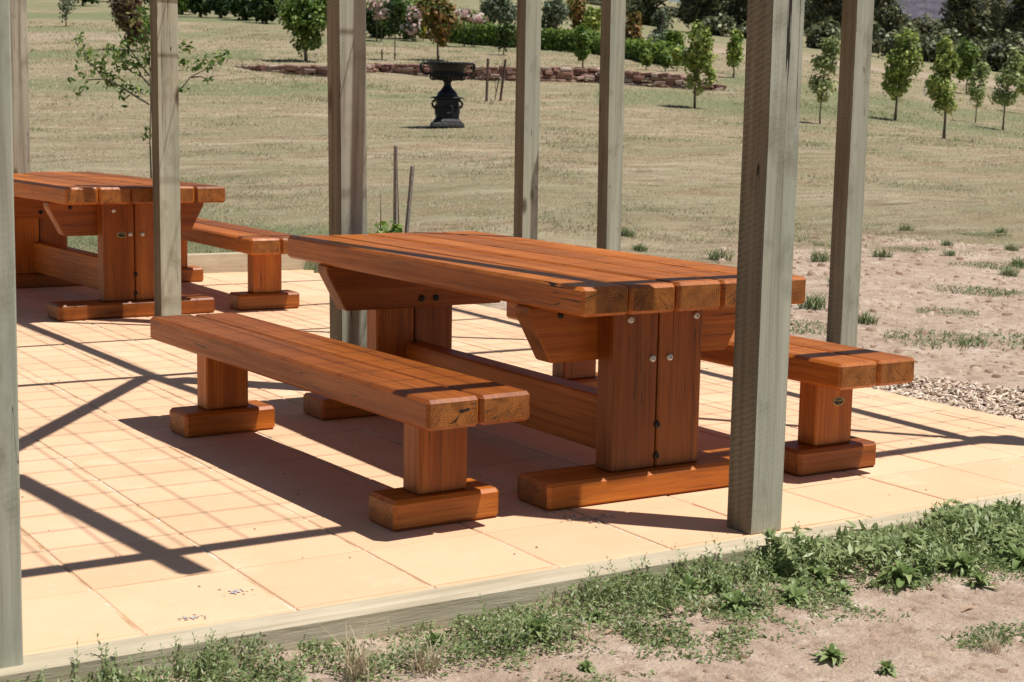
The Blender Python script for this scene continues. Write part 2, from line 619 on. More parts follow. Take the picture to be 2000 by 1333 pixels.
def ground_mat():
    b = NT('ground_cover_soil_and_dry_lawn')
    v = b.coords(src='Object')
    soil_m, road_m, green_m = b.attr('soil'), b.attr('road'), b.attr('green')
    # soil
    s1 = b.noise(v, 1.7, 6, 0.65)
    s2 = b.noise(v, 14, 6, 0.7)
    s3 = b.noise(v, 90, 4, 0.7)
    soil = b.ramp(s1, [(0.3, (0.45, 0.33, 0.245)), (0.55, (0.57, 0.44, 0.34)), (0.75, (0.64, 0.51, 0.405))])
    soil = b.mix(b.ramp(s2, [(0.36, 0.75), (0.5, 0.0)]), soil, (0.31, 0.215, 0.155))
    s4 = b.noise(v, 5.5, 7, 0.78)
    soil = b.mix(b.ramp(s4, [(0.40, 0.55), (0.50, 0.0)]), soil, (0.37, 0.26, 0.19))
    soil = b.mix(b.ramp(s4, [(0.55, 0.0), (0.66, 0.7)]), soil, (0.74, 0.62, 0.52))
    soil = b.mix(b.ramp(s3, [(0.62, 0.0), (0.72, 0.5)]), soil, (0.62, 0.53, 0.43))
    soil = b.mix(b.ramp(s3, [(0.27, 0.7), (0.36, 0.0)]), soil, (0.20, 0.13, 0.09))
    # lawn
    vs = b.coords((0.55, 1.7, 1.0), rot=(0, 0, YAW))          # mown in passes across the slope
    g1 = b.noise(vs, 0.42, 5, 0.62)
    g2 = b.noise(vs, 1.9, 7, 0.74)
    g3 = b.noise(v, 24, 5, 0.75)
    g5 = b.noise(vs, 0.9, 4, 0.6)
    straw = b.ramp(g2, [(0.35, (0.17, 0.14, 0.08)), (0.45, (0.335, 0.268, 0.175)), (0.55, (0.455, 0.37, 0.255)), (0.66, (0.60, 0.50, 0.365))])
    straw = b.mix(b.ramp(g5, [(0.4, 0.0), (0.65, 0.6)]), straw, (0.30, 0.205, 0.125))
    green = b.ramp(g3, [(0.3, (0.11, 0.14, 0.062)), (0.7, (0.25, 0.27, 0.14))])
    gm = b.math('ADD', b.math('ADD', b.math('MULTIPLY', g1, 0.75), b.math('MULTIPLY', g2, 0.55)), b.math('MULTIPLY', green_m, 0.55))
    gm = b.math('ADD', gm, b.math('MULTIPLY', b.math('SUBTRACT', g3, 0.5), 0.5))
    lawn = b.mix(b.ramp(gm, [(0.56, 0.0), (0.90, 0.9)]), straw, green)
    lawn = b.mix(b.ramp(g3, [(0.3, 0.6), (0.48, 0.0)]), lawn, (0.125, 0.10, 0.055))
    sm = b.math('ADD', soil_m, b.math('MULTIPLY', b.math('SUBTRACT', b.noise(v, 1.1, 6, 0.75), 0.5), 2.2))
    col = b.mix(b.ramp(sm, [(0.42, 0.0), (0.58, 1.0)]), lawn, soil)
    col = b.mix(road_m, col, b.ramp(s1, [(0.3, (0.33, 0.25, 0.18)), (0.7, (0.46, 0.37, 0.28))]))
    hgt = b.math('ADD', b.math('ADD', b.math('MULTIPLY', s2, 1.0), b.math('MULTIPLY', s4, 1.6)), b.math('MULTIPLY', s3, 0.35))
    return b.done(col, 0.95, hgt, 0.9, 0.03, spec=0.12)


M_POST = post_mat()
M_KERB = kerb_mat()
M_TILE = tile_mat()
M_GROUT = grout_mat()
M_STEEL = plain('zinc_bolt', (0.62, 0.62, 0.60), 0.35, 0.1, 60, 0.05, metal=0.7)
M_DARKB = plain('black_bolt', (0.016, 0.014, 0.013), 0.4, 0.2, 60, 0.1)
M_HOLE = plain('bolt_hole_shadow_gap', (0.02, 0.012, 0.008), 0.9)
M_GOLD = plain('gold_lettering', (0.55, 0.46, 0.22), 0.4, 0.1, 40, 0.05, metal=0.4)
M_BLACKP = plain('black_plate', (0.018, 0.017, 0.016), 0.35, 0.1, 40, 0.05)
M_IRON = plain('black_cast_iron', (0.012, 0.0125, 0.0145), 0.5, 0.35, 28, 0.5, spec=0.35, dist=0.02)
M_BARK = plain('bark', (0.15, 0.12, 0.09), 0.9, 0.4, 20, 0.6)
M_GBARK = plain('pale_gum_bark', (0.33, 0.29, 0.24), 0.85, 0.4, 3, 0.4)
M_STAKE = plain('weathered_stake', (0.27, 0.23, 0.20), 0.9, 0.35, 30, 0.4)
M_WIRE = plain('galvanised_wire', (0.35, 0.35, 0.35), 0.5, 0.1)
M_WHITE = plain('white_paint', (0.75, 0.74, 0.70), 0.6, 0.08)
M_GUARD = plain('pale_tree_guard', (0.62, 0.60, 0.55), 0.6, 0.1)

# ------------------------------------------------------------------ ground sheet
def build_ground():
    ds = [-3.0]
    while ds[-1] < 1300:
        d = ds[-1]
        ds.append(d + (0.05 if d < 8 else 0.05 + 0.0135 * (d - 8)))
    ds = np.array(ds)
    nc = 380
    t = np.linspace(-1, 1, nc)
    half = np.where(ds < 0, 7.0, 7.0 + 0.80 * ds)
    S = half[:, None] * t[None, :]
    D = np.repeat(ds[:, None], nc, 1)
    X = EYE[0] + D * FH[0] + S * RH[0]
    Y = EYE[1] + D * FH[1] + S * RH[1]
    Z = ground_z(X.ravel(), Y.ravel()).reshape(X.shape)
    a = S / np.maximum(D, 2)
    col = 1000 + a * F_PX
    u, v = to_patio(X, Y)
    soil = np.clip((-v - 0.0) / 0.05, 0, 1) * (D < 9)
    edge = np.interp(col, [-500, 900, 1300, 1500, 1700, 2000, 2600], [11.0, 11.0, 12.6, 14.3, 16.0, 15.5, 15.5])
    right = np.clip((edge - D) / 4.0 + 0.5, 0, 1)
    soil = np.maximum(soil, right)
    soil = np.where((v > P_Y1) & (u < P_X1 + 1.5), 0.12, soil)
    road = np.clip(1 - np.abs(D - 82) / 7, 0, 1) * np.clip((col - 1230) / 80, 0, 1)
    road = np.maximum(road, 0.9 * np.clip(1 - np.abs(D - 67) / 4, 0, 1) * np.clip((330 - col) / 120, 0, 1))
    road = np.clip(road * 1.6, 0, 0.85) * np.clip((vnoise(X * 0.5, Y * 0.5, 5) - 0.2) * 4, 0, 1)
    green = np.zeros_like(D)
    for dd, w, lo, hi, amt in ((13.7, 1.1, -200, 780, 1.9), (43, 3.0, 1150, 2400, 0.95), (35, 1.5, 1500, 2600, 0.5), (41, 2.5, -300, 900, 0.6), (52, 3.5, 1400, 2400, 0.8), (70, 3, -300, 1300, 0.6), (55, 2, -300, 500, 0.8), (86, 6, -500, 900, 0.9)):
        wob = 0.12 * dd * (vnoise(col / 160.0, D * 0 + 2, int(dd)) - 0.5)
        amt = amt * np.clip(0.2 + 1.7 * (vnoise(X * 0.22, Y * 0.22, int(dd) + 1, 4) - 0.2), 0.1, 1.1)
        green = np.maximum(green, amt * np.exp(-((D - dd - wob) / w) ** 2) * (col > lo) * (col < hi))
    green = np.maximum(green, 0.0)
    green = np.where(D > 98, 0.22, green)
    idx = np.arange(len(ds) * nc).reshape(len(ds), nc)
    F = np.stack([idx[:-1, :-1], idx[:-1, 1:], idx[1:, 1:], idx[1:, :-1]], -1).reshape(-1, 4)
    me = np_mesh('ground', np.stack([X, Y, Z], -1).reshape(-1, 3), F,
                 {'soil': soil.ravel(), 'road': road.ravel(), 'green': green.ravel()}, smooth=True)
    kind(link('ground', me, ground_mat()), 'structure')


build_ground()


# ------------------------------------------------------------------ patio
def build_patio():
    pitch = 0.4115
    M = Matrix.Translation((PO[0], PO[1], 0)) @ Matrix.Rotation(PK, 4, 'Z')
    g = MB()
    g.box((P_X0, 0.002, -0.11), (P_X1, P_Y1, -0.0035), 0)
    go = g.build('patio_slab', M_GROUT)
    go.matrix_world = M
    kind(go, 'structure')
    b = bmesh.new()
    lay = b.verts.layers.float.new('bid')
    i0 = int((P_X0 - 0.30) / pitch) - 1
    for i in range(i0, 14):
        for j in range(-1, 22):
            x0, y0 = 0.295 + i * pitch, 0.035 + j * pitch
            x1, y1 = x0 + pitch, y0 + pitch
            x0, x1 = max(x0, P_X0), min(x1, P_X1)
            y0, y1 = max(y0, 0.0), min(y1, P_Y1)
            gp = random.uniform(0.0042, 0.007)
            if x1 - x0 < 0.02 or y1 - y0 < 0.02:
                continue
            dz = random.uniform(-0.0012, 0.0012)
            gy = 0.0032 + random.uniform(0, 0.0012)
            bev = 0.003
            lo = [(x0 + gp, y0 + gy), (x1 - gp, y0 + gy), (x1 - gp, y1 - gy), (x0 + gp, y1 - gy)]
            hi = [(x0 + gp + bev, y0 + gy + bev), (x1 - gp - bev, y0 + gy + bev), (x1 - gp - bev, y1 - gy - bev), (x0 + gp + bev, y1 - gy - bev)]
            bid = random.random()
            A = [b.verts.new((x, y, -0.02)) for x, y in lo]
            B = [b.verts.new((x, y, -0.0025 + dz)) for x, y in lo]
            C = [b.verts.new((x, y, dz)) for x, y in hi]
            for q in A + B + C:
                q[lay] = bid
            b.faces.new(C)
            for k in range(4):
                l = (k + 1) % 4
                b.faces.new((A[k], A[l], B[l], B[k]))
                b.faces.new((B[k], B[l], C[l], C[k]))
    me = bpy.data.meshes.new('patio_paving')
    b.to_mesh(me)
    b.free()
    o = link('patio_paving', me, M_TILE)
    o.matrix_world = M
    kind(o, 'structure')

    def timber(lo, hi, label, grp='treated pine timbers edging the patio'):
        m = MB()
        m.box(lo, hi, 0.004, bid=random.random() * 9)
        o = m.build('timber_edging', M_KERB)
        o.matrix_world = M
        tag(o, label, 'timber edging', grp)
    timber((-6.9, -0.108, -0.20), (2.385, -0.001, 0.004), 'pale treated pine edging timber along the patio front, left of the nearest post')
    timber((2.393, -0.106, -0.20), (5.2, -0.001, 0.002), 'pale treated pine edging timber along the patio front, right of the nearest post')
    timber((-6.9, P_Y1 - 0.0, -0.1), (P_X1 + 0.05, P_Y1 + 0.10, 0.155), 'pale upstanding timber along the far lawn edge of the patio')


build_patio()


# ------------------------------------------------------------------ pergola
def build_pergola():
    root = thing('pergola', 'green treated pine pergola of rough square posts carrying overhead beams and wire over the patio', 'pergola', (0.1, 1.9, 0))
    R0 = Vector((0.1, 1.9, 0))

    def post(cx, cy, w=0.131, h=2.27, rz=PK, z0=0.0, d=None, lean=0.0):
        d = d or 0.118
        m = MB()
        m.box((-w / 2, -d / 2, z0), (w / 2, d / 2, h), 0.004, bid=random.random() * 10)
        for v in m.bm.verts:
            pass
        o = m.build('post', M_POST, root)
        # rough sawn faces: cut along the height and wander a little
        me = o.data
        b = bmesh.new()
        b.from_mesh(me)
        es = [e for e in b.edges if abs(e.verts[0].co.z - e.verts[1].co.z) > 1]
        bmesh.ops.subdivide_edges(b, edges=es, cuts=14, use_grid_fill=True)
        ph = random.random() * 30
        for v in b.verts:
            if z0 + 0.02 < v.co.z < h - 0.02:
                v.co.x += 0.005 * (float(vnoise(v.co.z * 2.2 + ph, v.co.x * 9, 3)) - 0.5)
                v.co.y += 0.005 * (float(vnoise(v.co.z * 2.2 + ph, v.co.y * 9, 4)) - 0.5)
        b.to_mesh(me)
        b.free()
        lx, ly = RH[0] * math.cos(rz) + RH[1] * math.sin(rz), -RH[0] * math.sin(rz) + RH[1] * math.cos(rz)
        for v in me.vertices:                      # none of the posts stands quite plumb
            v.co.x += lean * lx * v.co.z
            v.co.y += lean * ly * v.co.z
        at = me.attributes.new('shade_side', 'FLOAT', 'FACE')  # marks the left faces that take the painted shade
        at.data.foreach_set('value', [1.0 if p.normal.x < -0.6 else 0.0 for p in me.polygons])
        o.location = Vector((cx, cy, 0)) - R0
        o.rotation_euler = (0, 0, rz)
        return o
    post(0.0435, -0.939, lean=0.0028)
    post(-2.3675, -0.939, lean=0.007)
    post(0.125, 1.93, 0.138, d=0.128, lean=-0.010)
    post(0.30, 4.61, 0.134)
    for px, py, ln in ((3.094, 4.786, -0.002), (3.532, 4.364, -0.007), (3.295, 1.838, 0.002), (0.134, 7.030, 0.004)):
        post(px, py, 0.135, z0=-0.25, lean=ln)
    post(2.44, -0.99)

    def beam(name, a, b, w=0.06, h=0.09, zt=2.345):
        m = MB()
        a, b = Vector((*a, 0)), Vector((*b, 0))
        L = (b - a).length
        m.box((0, -w / 2, -h), (L, w / 2, 0), 0.003)
        o = m.build(name, M_KERB, root)
        o.location = Vector((a.x, a.y, zt)) - R0
        o.rotation_euler = (0, 0, math.atan2(b.y - a.y, b.x - a.x))
    fy = lambda x: -0.915 - 0.027 * (x + 1.475)
    beam('beam', (-2.6, fy(-2.6)), (2.62, fy(2.62)))
    beam('beam', (-2.5, 2.22), (3.35, 1.93), 0.045, 0.07, 2.34)
    beam('beam', (0.135, -1.0), (0.05, 1.93), 0.06, 0.085, 2.336)
    beam('beam', (0.045, 1.94), (0.11, 5.6), 0.06, 0.085, 2.334)
    beam('beam', (2.39, -1.05), (2.92, 4.7), 0.06, 0.085, 2.332)
    beam('beam', (-2.39, -1.0), (-2.3, 2.3), 0.06, 0.085, 2.330)
    beam('beam', (-1.6, 4.56), (3.2, 4.36), 0.045, 0.07, 2.338)
    beam('diagonal_beam', (0.0, 2.07), (-2.37, -0.94), 0.075, 0.06, 2.328)
    beam('diagonal_beam', (0.02, 2.05), (2.40, -0.96), 0.05, 0.06, 2.326)
    beam('diagonal_beam', (0.16, 4.40), (2.75, 2.02), 0.05, 0.06, 2.324)
    beam('rafter', (-1.175, 0.30), (-1.09, -1.15), 0.075, 0.09, 2.350)
    beam('batten', (-1.7, 3.40), (2.85, 3.24), 0.032, 0.04, 2.352)
    beam('batten', (0.3, 5.9), (3.1, 5.8), 0.035, 0.04, 2.354)
    w = MB()
    r = 0.0024
    zt = 2.362
    c, s = math.cos(PK), math.sin(PK)
    G = Matrix.Translation((0.03 - R0.x, -0.168 - R0.y, 0)) @ Matrix.Rotation(PK, 4, 'Z')
    for i in range(-13, 15):
        x = i * 0.2
        w.box((x - r, -0.85, zt - r), (x + r, 4.7, zt + r), 0, rot=G)
    for j in range(-4, 24):
        y = j * 0.2055
        w.box((-2.6, y - r, zt + r), (2.85, y + r, zt + 3 * r), 0, rot=G)
    w.build('wire_mesh', M_WIRE, root)


build_pergola()


# ------------------------------------------------------------------ tables and benches
def bolt(parent, x, y, z, r=0.012, mat=None, facing=-1):
    m = MB()
    R = Matrix.Translation((x, y, z)) @ Matrix.Rotation(PI / 2 if facing < 0 else -PI / 2, 4, 'X')
    m.lathe([(r, 0.0), (r, 0.004), (r * 0.82, 0.0075), (r * 0.42, 0.009), (r * 0.40, 0.005), (0.0005, 0.005)], 16, R)
    o = m.build('bolt', mat or M_STEEL, parent, smooth=False)
    return o


def plaque(parent, x, y, z, w=0.036):
    m = MB()
    R = Matrix.Translation((x, y, z)) @ Matrix.Rotation(PI / 2, 4, 'X') @ Matrix.Diagonal((1.3, 0.74, 1, 1))
    m.lathe([(w * 0.60, 0.0), (w * 0.60, 0.0015), (w * 0.595, 0.002)], 28, R)
    p = m.build('maker_plate', M_GOLD, parent)
    m = MB()
    R = Matrix.Translation((x, y - 0.0016, z)) @ Matrix.Rotation(PI / 2, 4, 'X') @ Matrix.Diagonal((1.3, 0.71, 1, 1))
    m.lathe([(w * 0.53, 0.0), (w * 0.53, 0.0008), (w * 0.525, 0.001)], 28, R)
    m.build('plate_face', M_BLACKP, p)
    for txt, size, dz in (('W TABLES', w * 0.27, 0.0005), ('• • •', w * 0.16, -w * 0.25)):
        cu = bpy.data.curves.new('lettering', 'FONT')
        cu.body = txt
        cu.size = size
        cu.align_x = 'CENTER'
        cu.extrude = 0.0003
        tmp = bpy.data.objects.new('tmp', cu)
        COL.objects.link(tmp)
        me = bpy.data.meshes.new_from_object(tmp.evaluated_get(bpy.context.evaluated_depsgraph_get()))
        bpy.data.objects.remove(tmp)
        o = link('lettering', me, M_GOLD, p)
        o.location = (x, y - 0.0032, z + dz)
        o.rotation_euler = (PI / 2, 0, 0)


TW, TL, TH, TT = 0.951, 2.287, 0.761, 0.0955


def make_table(label, loc, rotz, scale=1.0, plate=False, seed=1):
    random.seed(seed)
    t = thing('picnic_table', label, 'table', loc, rotz, 'picnic tables on the patio', scale)
    m = MB()
    nb = 5
    bw = TW / nb
    for i in range(nb):
        e = random.uniform(-0.003, 0.003)
        m.box((i * bw + 0.0025, e, TH - TT + random.uniform(0, 0.001)), ((i + 1) * bw - 0.0025, TL + e, TH + random.uniform(-0.0015, 0.0015)), 0.011, 1)
    m.build('tabletop', WY, t)
    for end in (0, 1):
        Yf = (lambda v: v) if end == 0 else (lambda v: TL - v)

        def yy(a, b):
            p, q = Yf(a), Yf(b)
            return min(p, q), max(p, q)
        f = MB()
        y0, y1 = yy(0.1655, 0.370)
        f.box((0.0015, y0, 0.0), (0.949, y1, 0.0924), 0.011, 1)
        f.build('foot', WX, t)
        g = MB()
        y0, y1 = yy(0.214, 0.311)
        g.box((0.285, y0, 0.0922), (0.4715, y1, TH - TT - 0.001), 0.006)
        g.box((0.4785, y0 + 0.001, 0.0922), (0.665, y1, TH - TT - 0.001), 0.006)
        leg = g.build('leg', WZ, t)
        fy = 0.214 if end == 0 else TL - 0.214
        sg = -1 if end == 0 else 1
        for bx, bz, ft in ((0.350, 0.617, 0), (0.632, 0.617, 0), (0.447, 0.478, 0), (0.520, 0.478, 0)):
            bolt(leg, bx, fy, bz, 0.0125, M_STEEL, sg)
        for bz in (0.135, 0.245):
            bolt(leg, 0.475, fy, bz, 0.0125, M_DARKB, sg)
        c = MB()
        y0, y1 = yy(0.3112, 0.406)
        zt, zb = TH - TT - 0.0015, 0.47
        c.prism([(0.004, zt), (0.006, zt - 0.03), (0.095, zb), (TW - 0.095, zb), (TW - 0.006, zt - 0.03), (TW - 0.004, zt)], y0, y1, 0.006)
        cb = c.build('cross_beam', WX, t)
        iy = 0.406 if end == 0 else TL - 0.406
        for bx in (0.455, 0.525):
            bolt(cb, bx, iy, 0.508, 0.0145, M_DARKB, -sg)
        bolt(cb, 0.13, 0.3112 if end == 0 else TL - 0.3112, 0.632, 0.011, M_DARKB, sg)
    s = MB()
    s.box((0.428, 0.3115, 0.105), (0.523, TL - 0.3115, 0.305), 0.006)
    s.build('stretcher', WY, t)
    if plate:
        plaque(t, 0.395, 0.2136, 0.478)
    return t


BW, BL, BH, BT = 0.379, 2.239, 0.445, 0.095


def make_bench(label, loc, rotz, scale=1.0, plate=False, seed=1):
    random.seed(seed)
    t = thing('bench', label, 'bench', loc, rotz, 'benches beside the picnic tables', scale)
    m = MB()
    m.box((0, 0, BH - BT), (BW / 2 - 0.003, BL, BH), 0.011, 1)
    m.box((BW / 2 + 0.003, 0.002, BH - BT), (BW, BL - 0.004, BH - 0.001), 0.011, 1)
    m.build('seat', WY, t)
    for a, b_ in ((0.1756, 0.3533), (1.841, 2.019)):
        f = MB()
        f.box((-0.0097, a, 0), (0.385, b_, 0.0986), 0.012, 1)
        f.build('foot', WX, t)
        g = MB()
        g.box((0.098, a + 0.039, 0.0984), (0.281, b_ - 0.039, BH - BT - 0.001), 0.005)
        g.build('leg', WZ, t)
    if plate:
        plaque(t, 0.205, 0.2142, 0.262)
    if seed == 5:
        # knot hole and split in the end grain of the left board
        def lens(pts, name):
            b = bmesh.new()
            c = b.verts.new((sum(p[0] for p in pts) / len(pts), -0.0022, sum(p[1] for p in pts) / len(pts)))
            vs = [b.verts.new((x, -0.0008, z)) for x, z in pts]
            for i in range(len(vs)):
                b.faces.new((c, vs[i], vs[(i + 1) % len(vs)]))
            me = bpy.data.meshes.new(name)
            b.to_mesh(me)
            b.free()
            link(name, me, M_HOLE, t)
        lens([(0.108, 0.404), (0.118, 0.411), (0.131, 0.409), (0.143, 0.413), (0.151, 0.407), (0.140, 0.403), (0.126, 0.401), (0.115, 0.400)], 'knot_hole')
        lens([(0.072, 0.366), (0.088, 0.3735), (0.097, 0.376), (0.104, 0.385), (0.112, 0.396), (0.114, 0.3955), (0.107, 0.384), (0.100, 0.3735), (0.089, 0.3715)], 'split')
    return t


make_table('large red-brown timber picnic table in the middle, behind the nearest post', (-0.4135, -0.6028, 0), -0.0403, 1.0, False, 3)
make_bench('long two-board timber bench in the foreground on the left side of the middle table', (-0.9624, -0.5863, 0), 0.0, 1.0, False, 5)
make_bench('timber bench right of the middle table with an oval maker plate on its leg', (0.6894, -0.6635, 0), -0.0341, 1.0, True, 8)
make_table('timber picnic table farther back at the left edge, oval maker plate on its leg', (-0.2799, 4.7517, 0), 0.0, 1.0898, True, 13)
make_bench('timber bench beside the far table, partly hidden by the middle tabletop corner', (0.9244, 4.7423, 0), -0.05, 1.0991, False, 21)
random.seed(40)

# ------------------------------------------------------------------ foliage helpers
def leaf_quads(P, N, size, rng, aspect=0.55, fold=0.25):
    """P centres (n,3), N leaf normals (n,3), size (n,) -> verts, faces (two folded quads as one diamond of 4 verts)"""
    n = len(P)
    N = N / np.maximum(np.linalg.norm(N, axis=1, keepdims=True), 1e-6)
    t = rng.normal(size=(n, 3))
    t -= (t * N).sum(1, keepdims=True) * N
    t /= np.maximum(np.linalg.norm(t, axis=1, keepdims=True), 1e-6)
    w = np.cross(N, t)
    L = size[:, None]
    a = P - t * L * 0.5
    c = P + t * L * 0.5
    b = P + w * L * aspect * 0.5 + N * L * fold * 0.3 - t * L * 0.06
    d = P - w * L * aspect * 0.5 + N * L * fold * 0.3 - t * L * 0.06
    V = np.stack([a, b, c, d], 1).reshape(-1, 3)
    F = np.arange(4 * n).reshape(n, 4)
    return V, F


def crown_points(blobs, n, rng, clumps=9, shell=0.5):
    """blobs: (centre(3), radii(3), weight); leaves gather in sub-clumps so that gaps stay open"""
    wts = np.array([b[2] for b in blobs], float)
    wts /= wts.sum()
    P, N = [], []
    for (c, r, _), w in zip(blobs, wts):
        m = max(6, int(n * w))
        c, r = np.array(c, float), np.array(r, float)
        k = max(3, int(clumps * (1 + 2 * w)))
        u = rng.normal(size=(k, 3))
        u /= np.linalg.norm(u, axis=1, keepdims=True)
        cc = u * (shell + (1.0 - shell) * rng.random((k, 1))) * 0.86
        j = rng.integers(0, k, m)
        q = cc[j] + rng.normal(size=(m, 3)) * 0.19
        loose = rng.random(m) < 0.16
        v = rng.normal(size=(m, 3))
        v /= np.linalg.norm(v, axis=1, keepdims=True)
        q[loose] = (v * rng.random((m, 1)) ** 0.4)[loose]
        P.append(c + q * r)
        nn = q * 0.8 + rng.normal(size=(m, 3)) * 0.75 + np.array([0, 0, 0.55])
        N.append(nn)
    return np.concatenate(P), np.concatenate(N)


SCATTER = {}


def foliage(name, blobs, n, size, mat, parent, rng, aspect=0.6, clumps=9, shell=0.5, jitter=0.35):
    P, N = crown_points(blobs, n, rng, clumps, shell)
    sz = size * (1 - jitter + 2 * jitter * rng.random(len(P)))
    V, F = leaf_quads(P, N, sz, rng, aspect)
    tone = np.clip(0.5 + 0.30 * rng.normal(size=len(P)) * 0.8 + 0.9 * (vnoise(P[:, 0] * 2.2 / max(size * 9, .3), P[:, 2] * 2.2 / max(size * 9, .3) + P[:, 1], 17, 2) - 0.5), 0, 1)
    return link(name, np_mesh(name, V, F, np.repeat(tone, 4)), mat, parent)


GREEN = [(0.0, (0.046, 0.09, 0.019)), (0.5, (0.115, 0.206, 0.037)), (1.0, (0.273, 0.359, 0.069))]
LIME = [(0.0, (0.097, 0.163, 0.03)), (0.5, (0.223, 0.333, 0.06)), (1.0, (0.508, 0.552, 0.131))]
DARKG = [(0.0, (0.017, 0.037, 0.011)), (0.5, (0.042, 0.085, 0.022)), (1.0, (0.114, 0.171, 0.041))]
GREYG = [(0.0, (0.053, 0.081, 0.046)), (0.5, (0.133, 0.179, 0.109)), (1.0, (0.276, 0.316, 0.194))]
GUM = [(0.0, (0.045, 0.056, 0.031)), (0.5, (0.124, 0.144, 0.072)), (1.0, (0.329, 0.328, 0.174))]
RUST = [(0.0, (0.067, 0.098, 0.025)), (0.45, (0.169, 0.194, 0.047)), (0.75, (0.31, 0.184, 0.059)), (1.0, (0.412, 0.232, 0.086))]
PURPLE = [(0.0, (0.055, 0.039, 0.03)), (0.5, (0.158, 0.098, 0.064)), (0.8, (0.278, 0.217, 0.094)), (1.0, (0.409, 0.37, 0.112))]
MAPLE = [(0.0, (0.102, 0.163, 0.038)), (0.5, (0.279, 0.369, 0.087)), (0.86, (0.59, 0.618, 0.189)), (1.0, (0.483, 0.46, 0.196))]
PALE = [(0.0, (0.126, 0.175, 0.06)), (0.5, (0.31, 0.381, 0.146)), (1.0, (0.621, 0.637, 0.306))]
L_GREEN, L_LIME, L_DARK, L_GREY = leaf_mat('leaf_green', GREEN), leaf_mat('leaf_lime', LIME), leaf_mat('leaf_dark', DARKG, 0.25), leaf_mat('leaf_grey_green', GREYG)
L_GUM, L_RUST, L_PURPLE, L_MAPLE, L_PALE = leaf_mat('leaf_gum', GUM, 0.2), leaf_mat('leaf_rust', RUST), leaf_mat('leaf_purple', PURPLE), leaf_mat('leaf_maple', MAPLE), leaf_mat('leaf_pale', PALE)
L_YELLOW = leaf_mat('leaf_yellow', [(0, (0.28, 0.23, 0.02)), (1, (0.62, 0.50, 0.06))])
L_ROSE = leaf_mat('rose_bloom', [(0, (0.62, 0.32, 0.33)), (0.5, (0.78, 0.58, 0.56)), (1, (0.85, 0.78, 0.72))])
L_WEED = leaf_mat('leaf_weed', [(0, (0.10, 0.15, 0.048)), (0.5, (0.21, 0.30, 0.10)), (1, (0.38, 0.46, 0.20))], 0.35, 0.42)
L_MAT = leaf_mat('leaf_ground_cover', [(0, (0.105, 0.150, 0.050)), (0.5, (0.235, 0.310, 0.120)), (0.9, (0.43, 0.50, 0.24)), (1, (0.46, 0.36, 0.29))], 0.35, 0.42)
L_STRAW = leaf_mat('dry_blade', [(0, (0.14, 0.175, 0.075)), (0.35, (0.28, 0.285, 0.15)), (0.5, (0.46, 0.375, 0.245)), (1, (0.64, 0.535, 0.385))], 0.3, 0.7)
L_TUFT = leaf_mat('tuft_blade', [(0, (0.075, 0.115, 0.04)), (0.6, (0.16, 0.215, 0.085)), (1, (0.34, 0.33, 0.17))], 0.25, 0.5)
TREES = 'young garden trees on the lawn'


def tree(name, label, cat, px, row, blobs, mat, n=900, leaf=0.085, trunk=0.03, group=None, dist=None, bark=None, clumps=9, shell=0.5, forks=5, lean=0.0, aspect=0.65, trunk_top=None):
    """a tree standing at the ground point of photo column px / row; blobs (column, row, half width, half height) give its measured outline"""
    if dist is None:
        base, d = hit(px, row)
    else:
        base, d = at_dist(px, dist), dist
    k = d / F_PX
    rng = np.random.default_rng(abs(int(px * 13 + row * 7)) + 3)
    t = thing(name, label, cat, base, 0, group)
    B = []
    rr = np.array([RH[0], RH[1], 0])
    ff = np.array([FH[0], FH[1], 0])
    zrow = 666.5 - F_PX * math.tan(PITCH) + ROLL * (px - 1000)
    for (cx, cy, rx, ry) in blobs:
        zc = EYE[2] + (zrow - cy) * k - base[2]
        off = rr * (cx - px) * k + ff * rng.uniform(-0.25, 0.25) * rx * k
        B.append((off + np.array([0, 0, zc]), (rx * k, rx * k, ry * k), rx * rx * ry))
    crown = foliage('crown', B, int(n * 1.45), leaf * 1.25, mat, t, rng, aspect, clumps, shell)
    m = MB()
    top = max(b[0][2] + b[1][2] * 0.55 for b in B) if trunk_top is None else trunk_top
    lowc = min(b[0][2] - b[1][2] for b in B)
    ctr = np.average([b[0] for b in B], axis=0, weights=[b[2] for b in B])
    pts, rad = [], []
    for i in range(8):
        f = i / 7
        w = min(1, max(0, f * 1.6 - 0.3))
        p = np.array([ctr[0] * w * 0.8, ctr[1] * w * 0.8, f * top]) + np.append(rng.normal(size=2) * trunk * 0.5 * (i > 0), 0)
        pts.append(p)
        rad.append(trunk * (1.25 if i == 0 else 1 - 0.85 * f))
    pts[0][2] = -0.15
    m.tube(pts, rad, 7)
    for _ in range(forks):
        b = B[rng.integers(len(B))]
        f = rng.uniform(0.3, 0.8)
        z0 = lowc * 0.75 + (top - lowc * 0.75) * f * 0.7
        i = min(6, int(z0 / top * 7))
        s = np.array(pts[i]) + (np.array(pts[i + 1]) - np.array(pts[i])) * (z0 / top * 7 - i)
        e = np.array(b[0]) + rng.normal(size=3) * np.array(b[1]) * 0.55
        if e[2] < s[2]:
            e[2] = s[2] + 0.3 * b[1][2]
        mid = (s + e) / 2 + rng.normal(size=3) * 0.05 * (e - s)
        m.tube([s, mid, e], [trunk * 0.5, trunk * 0.33, trunk * 0.12], 5)
    m.build('trunk', bark or M_BARK, t, True)
    return t


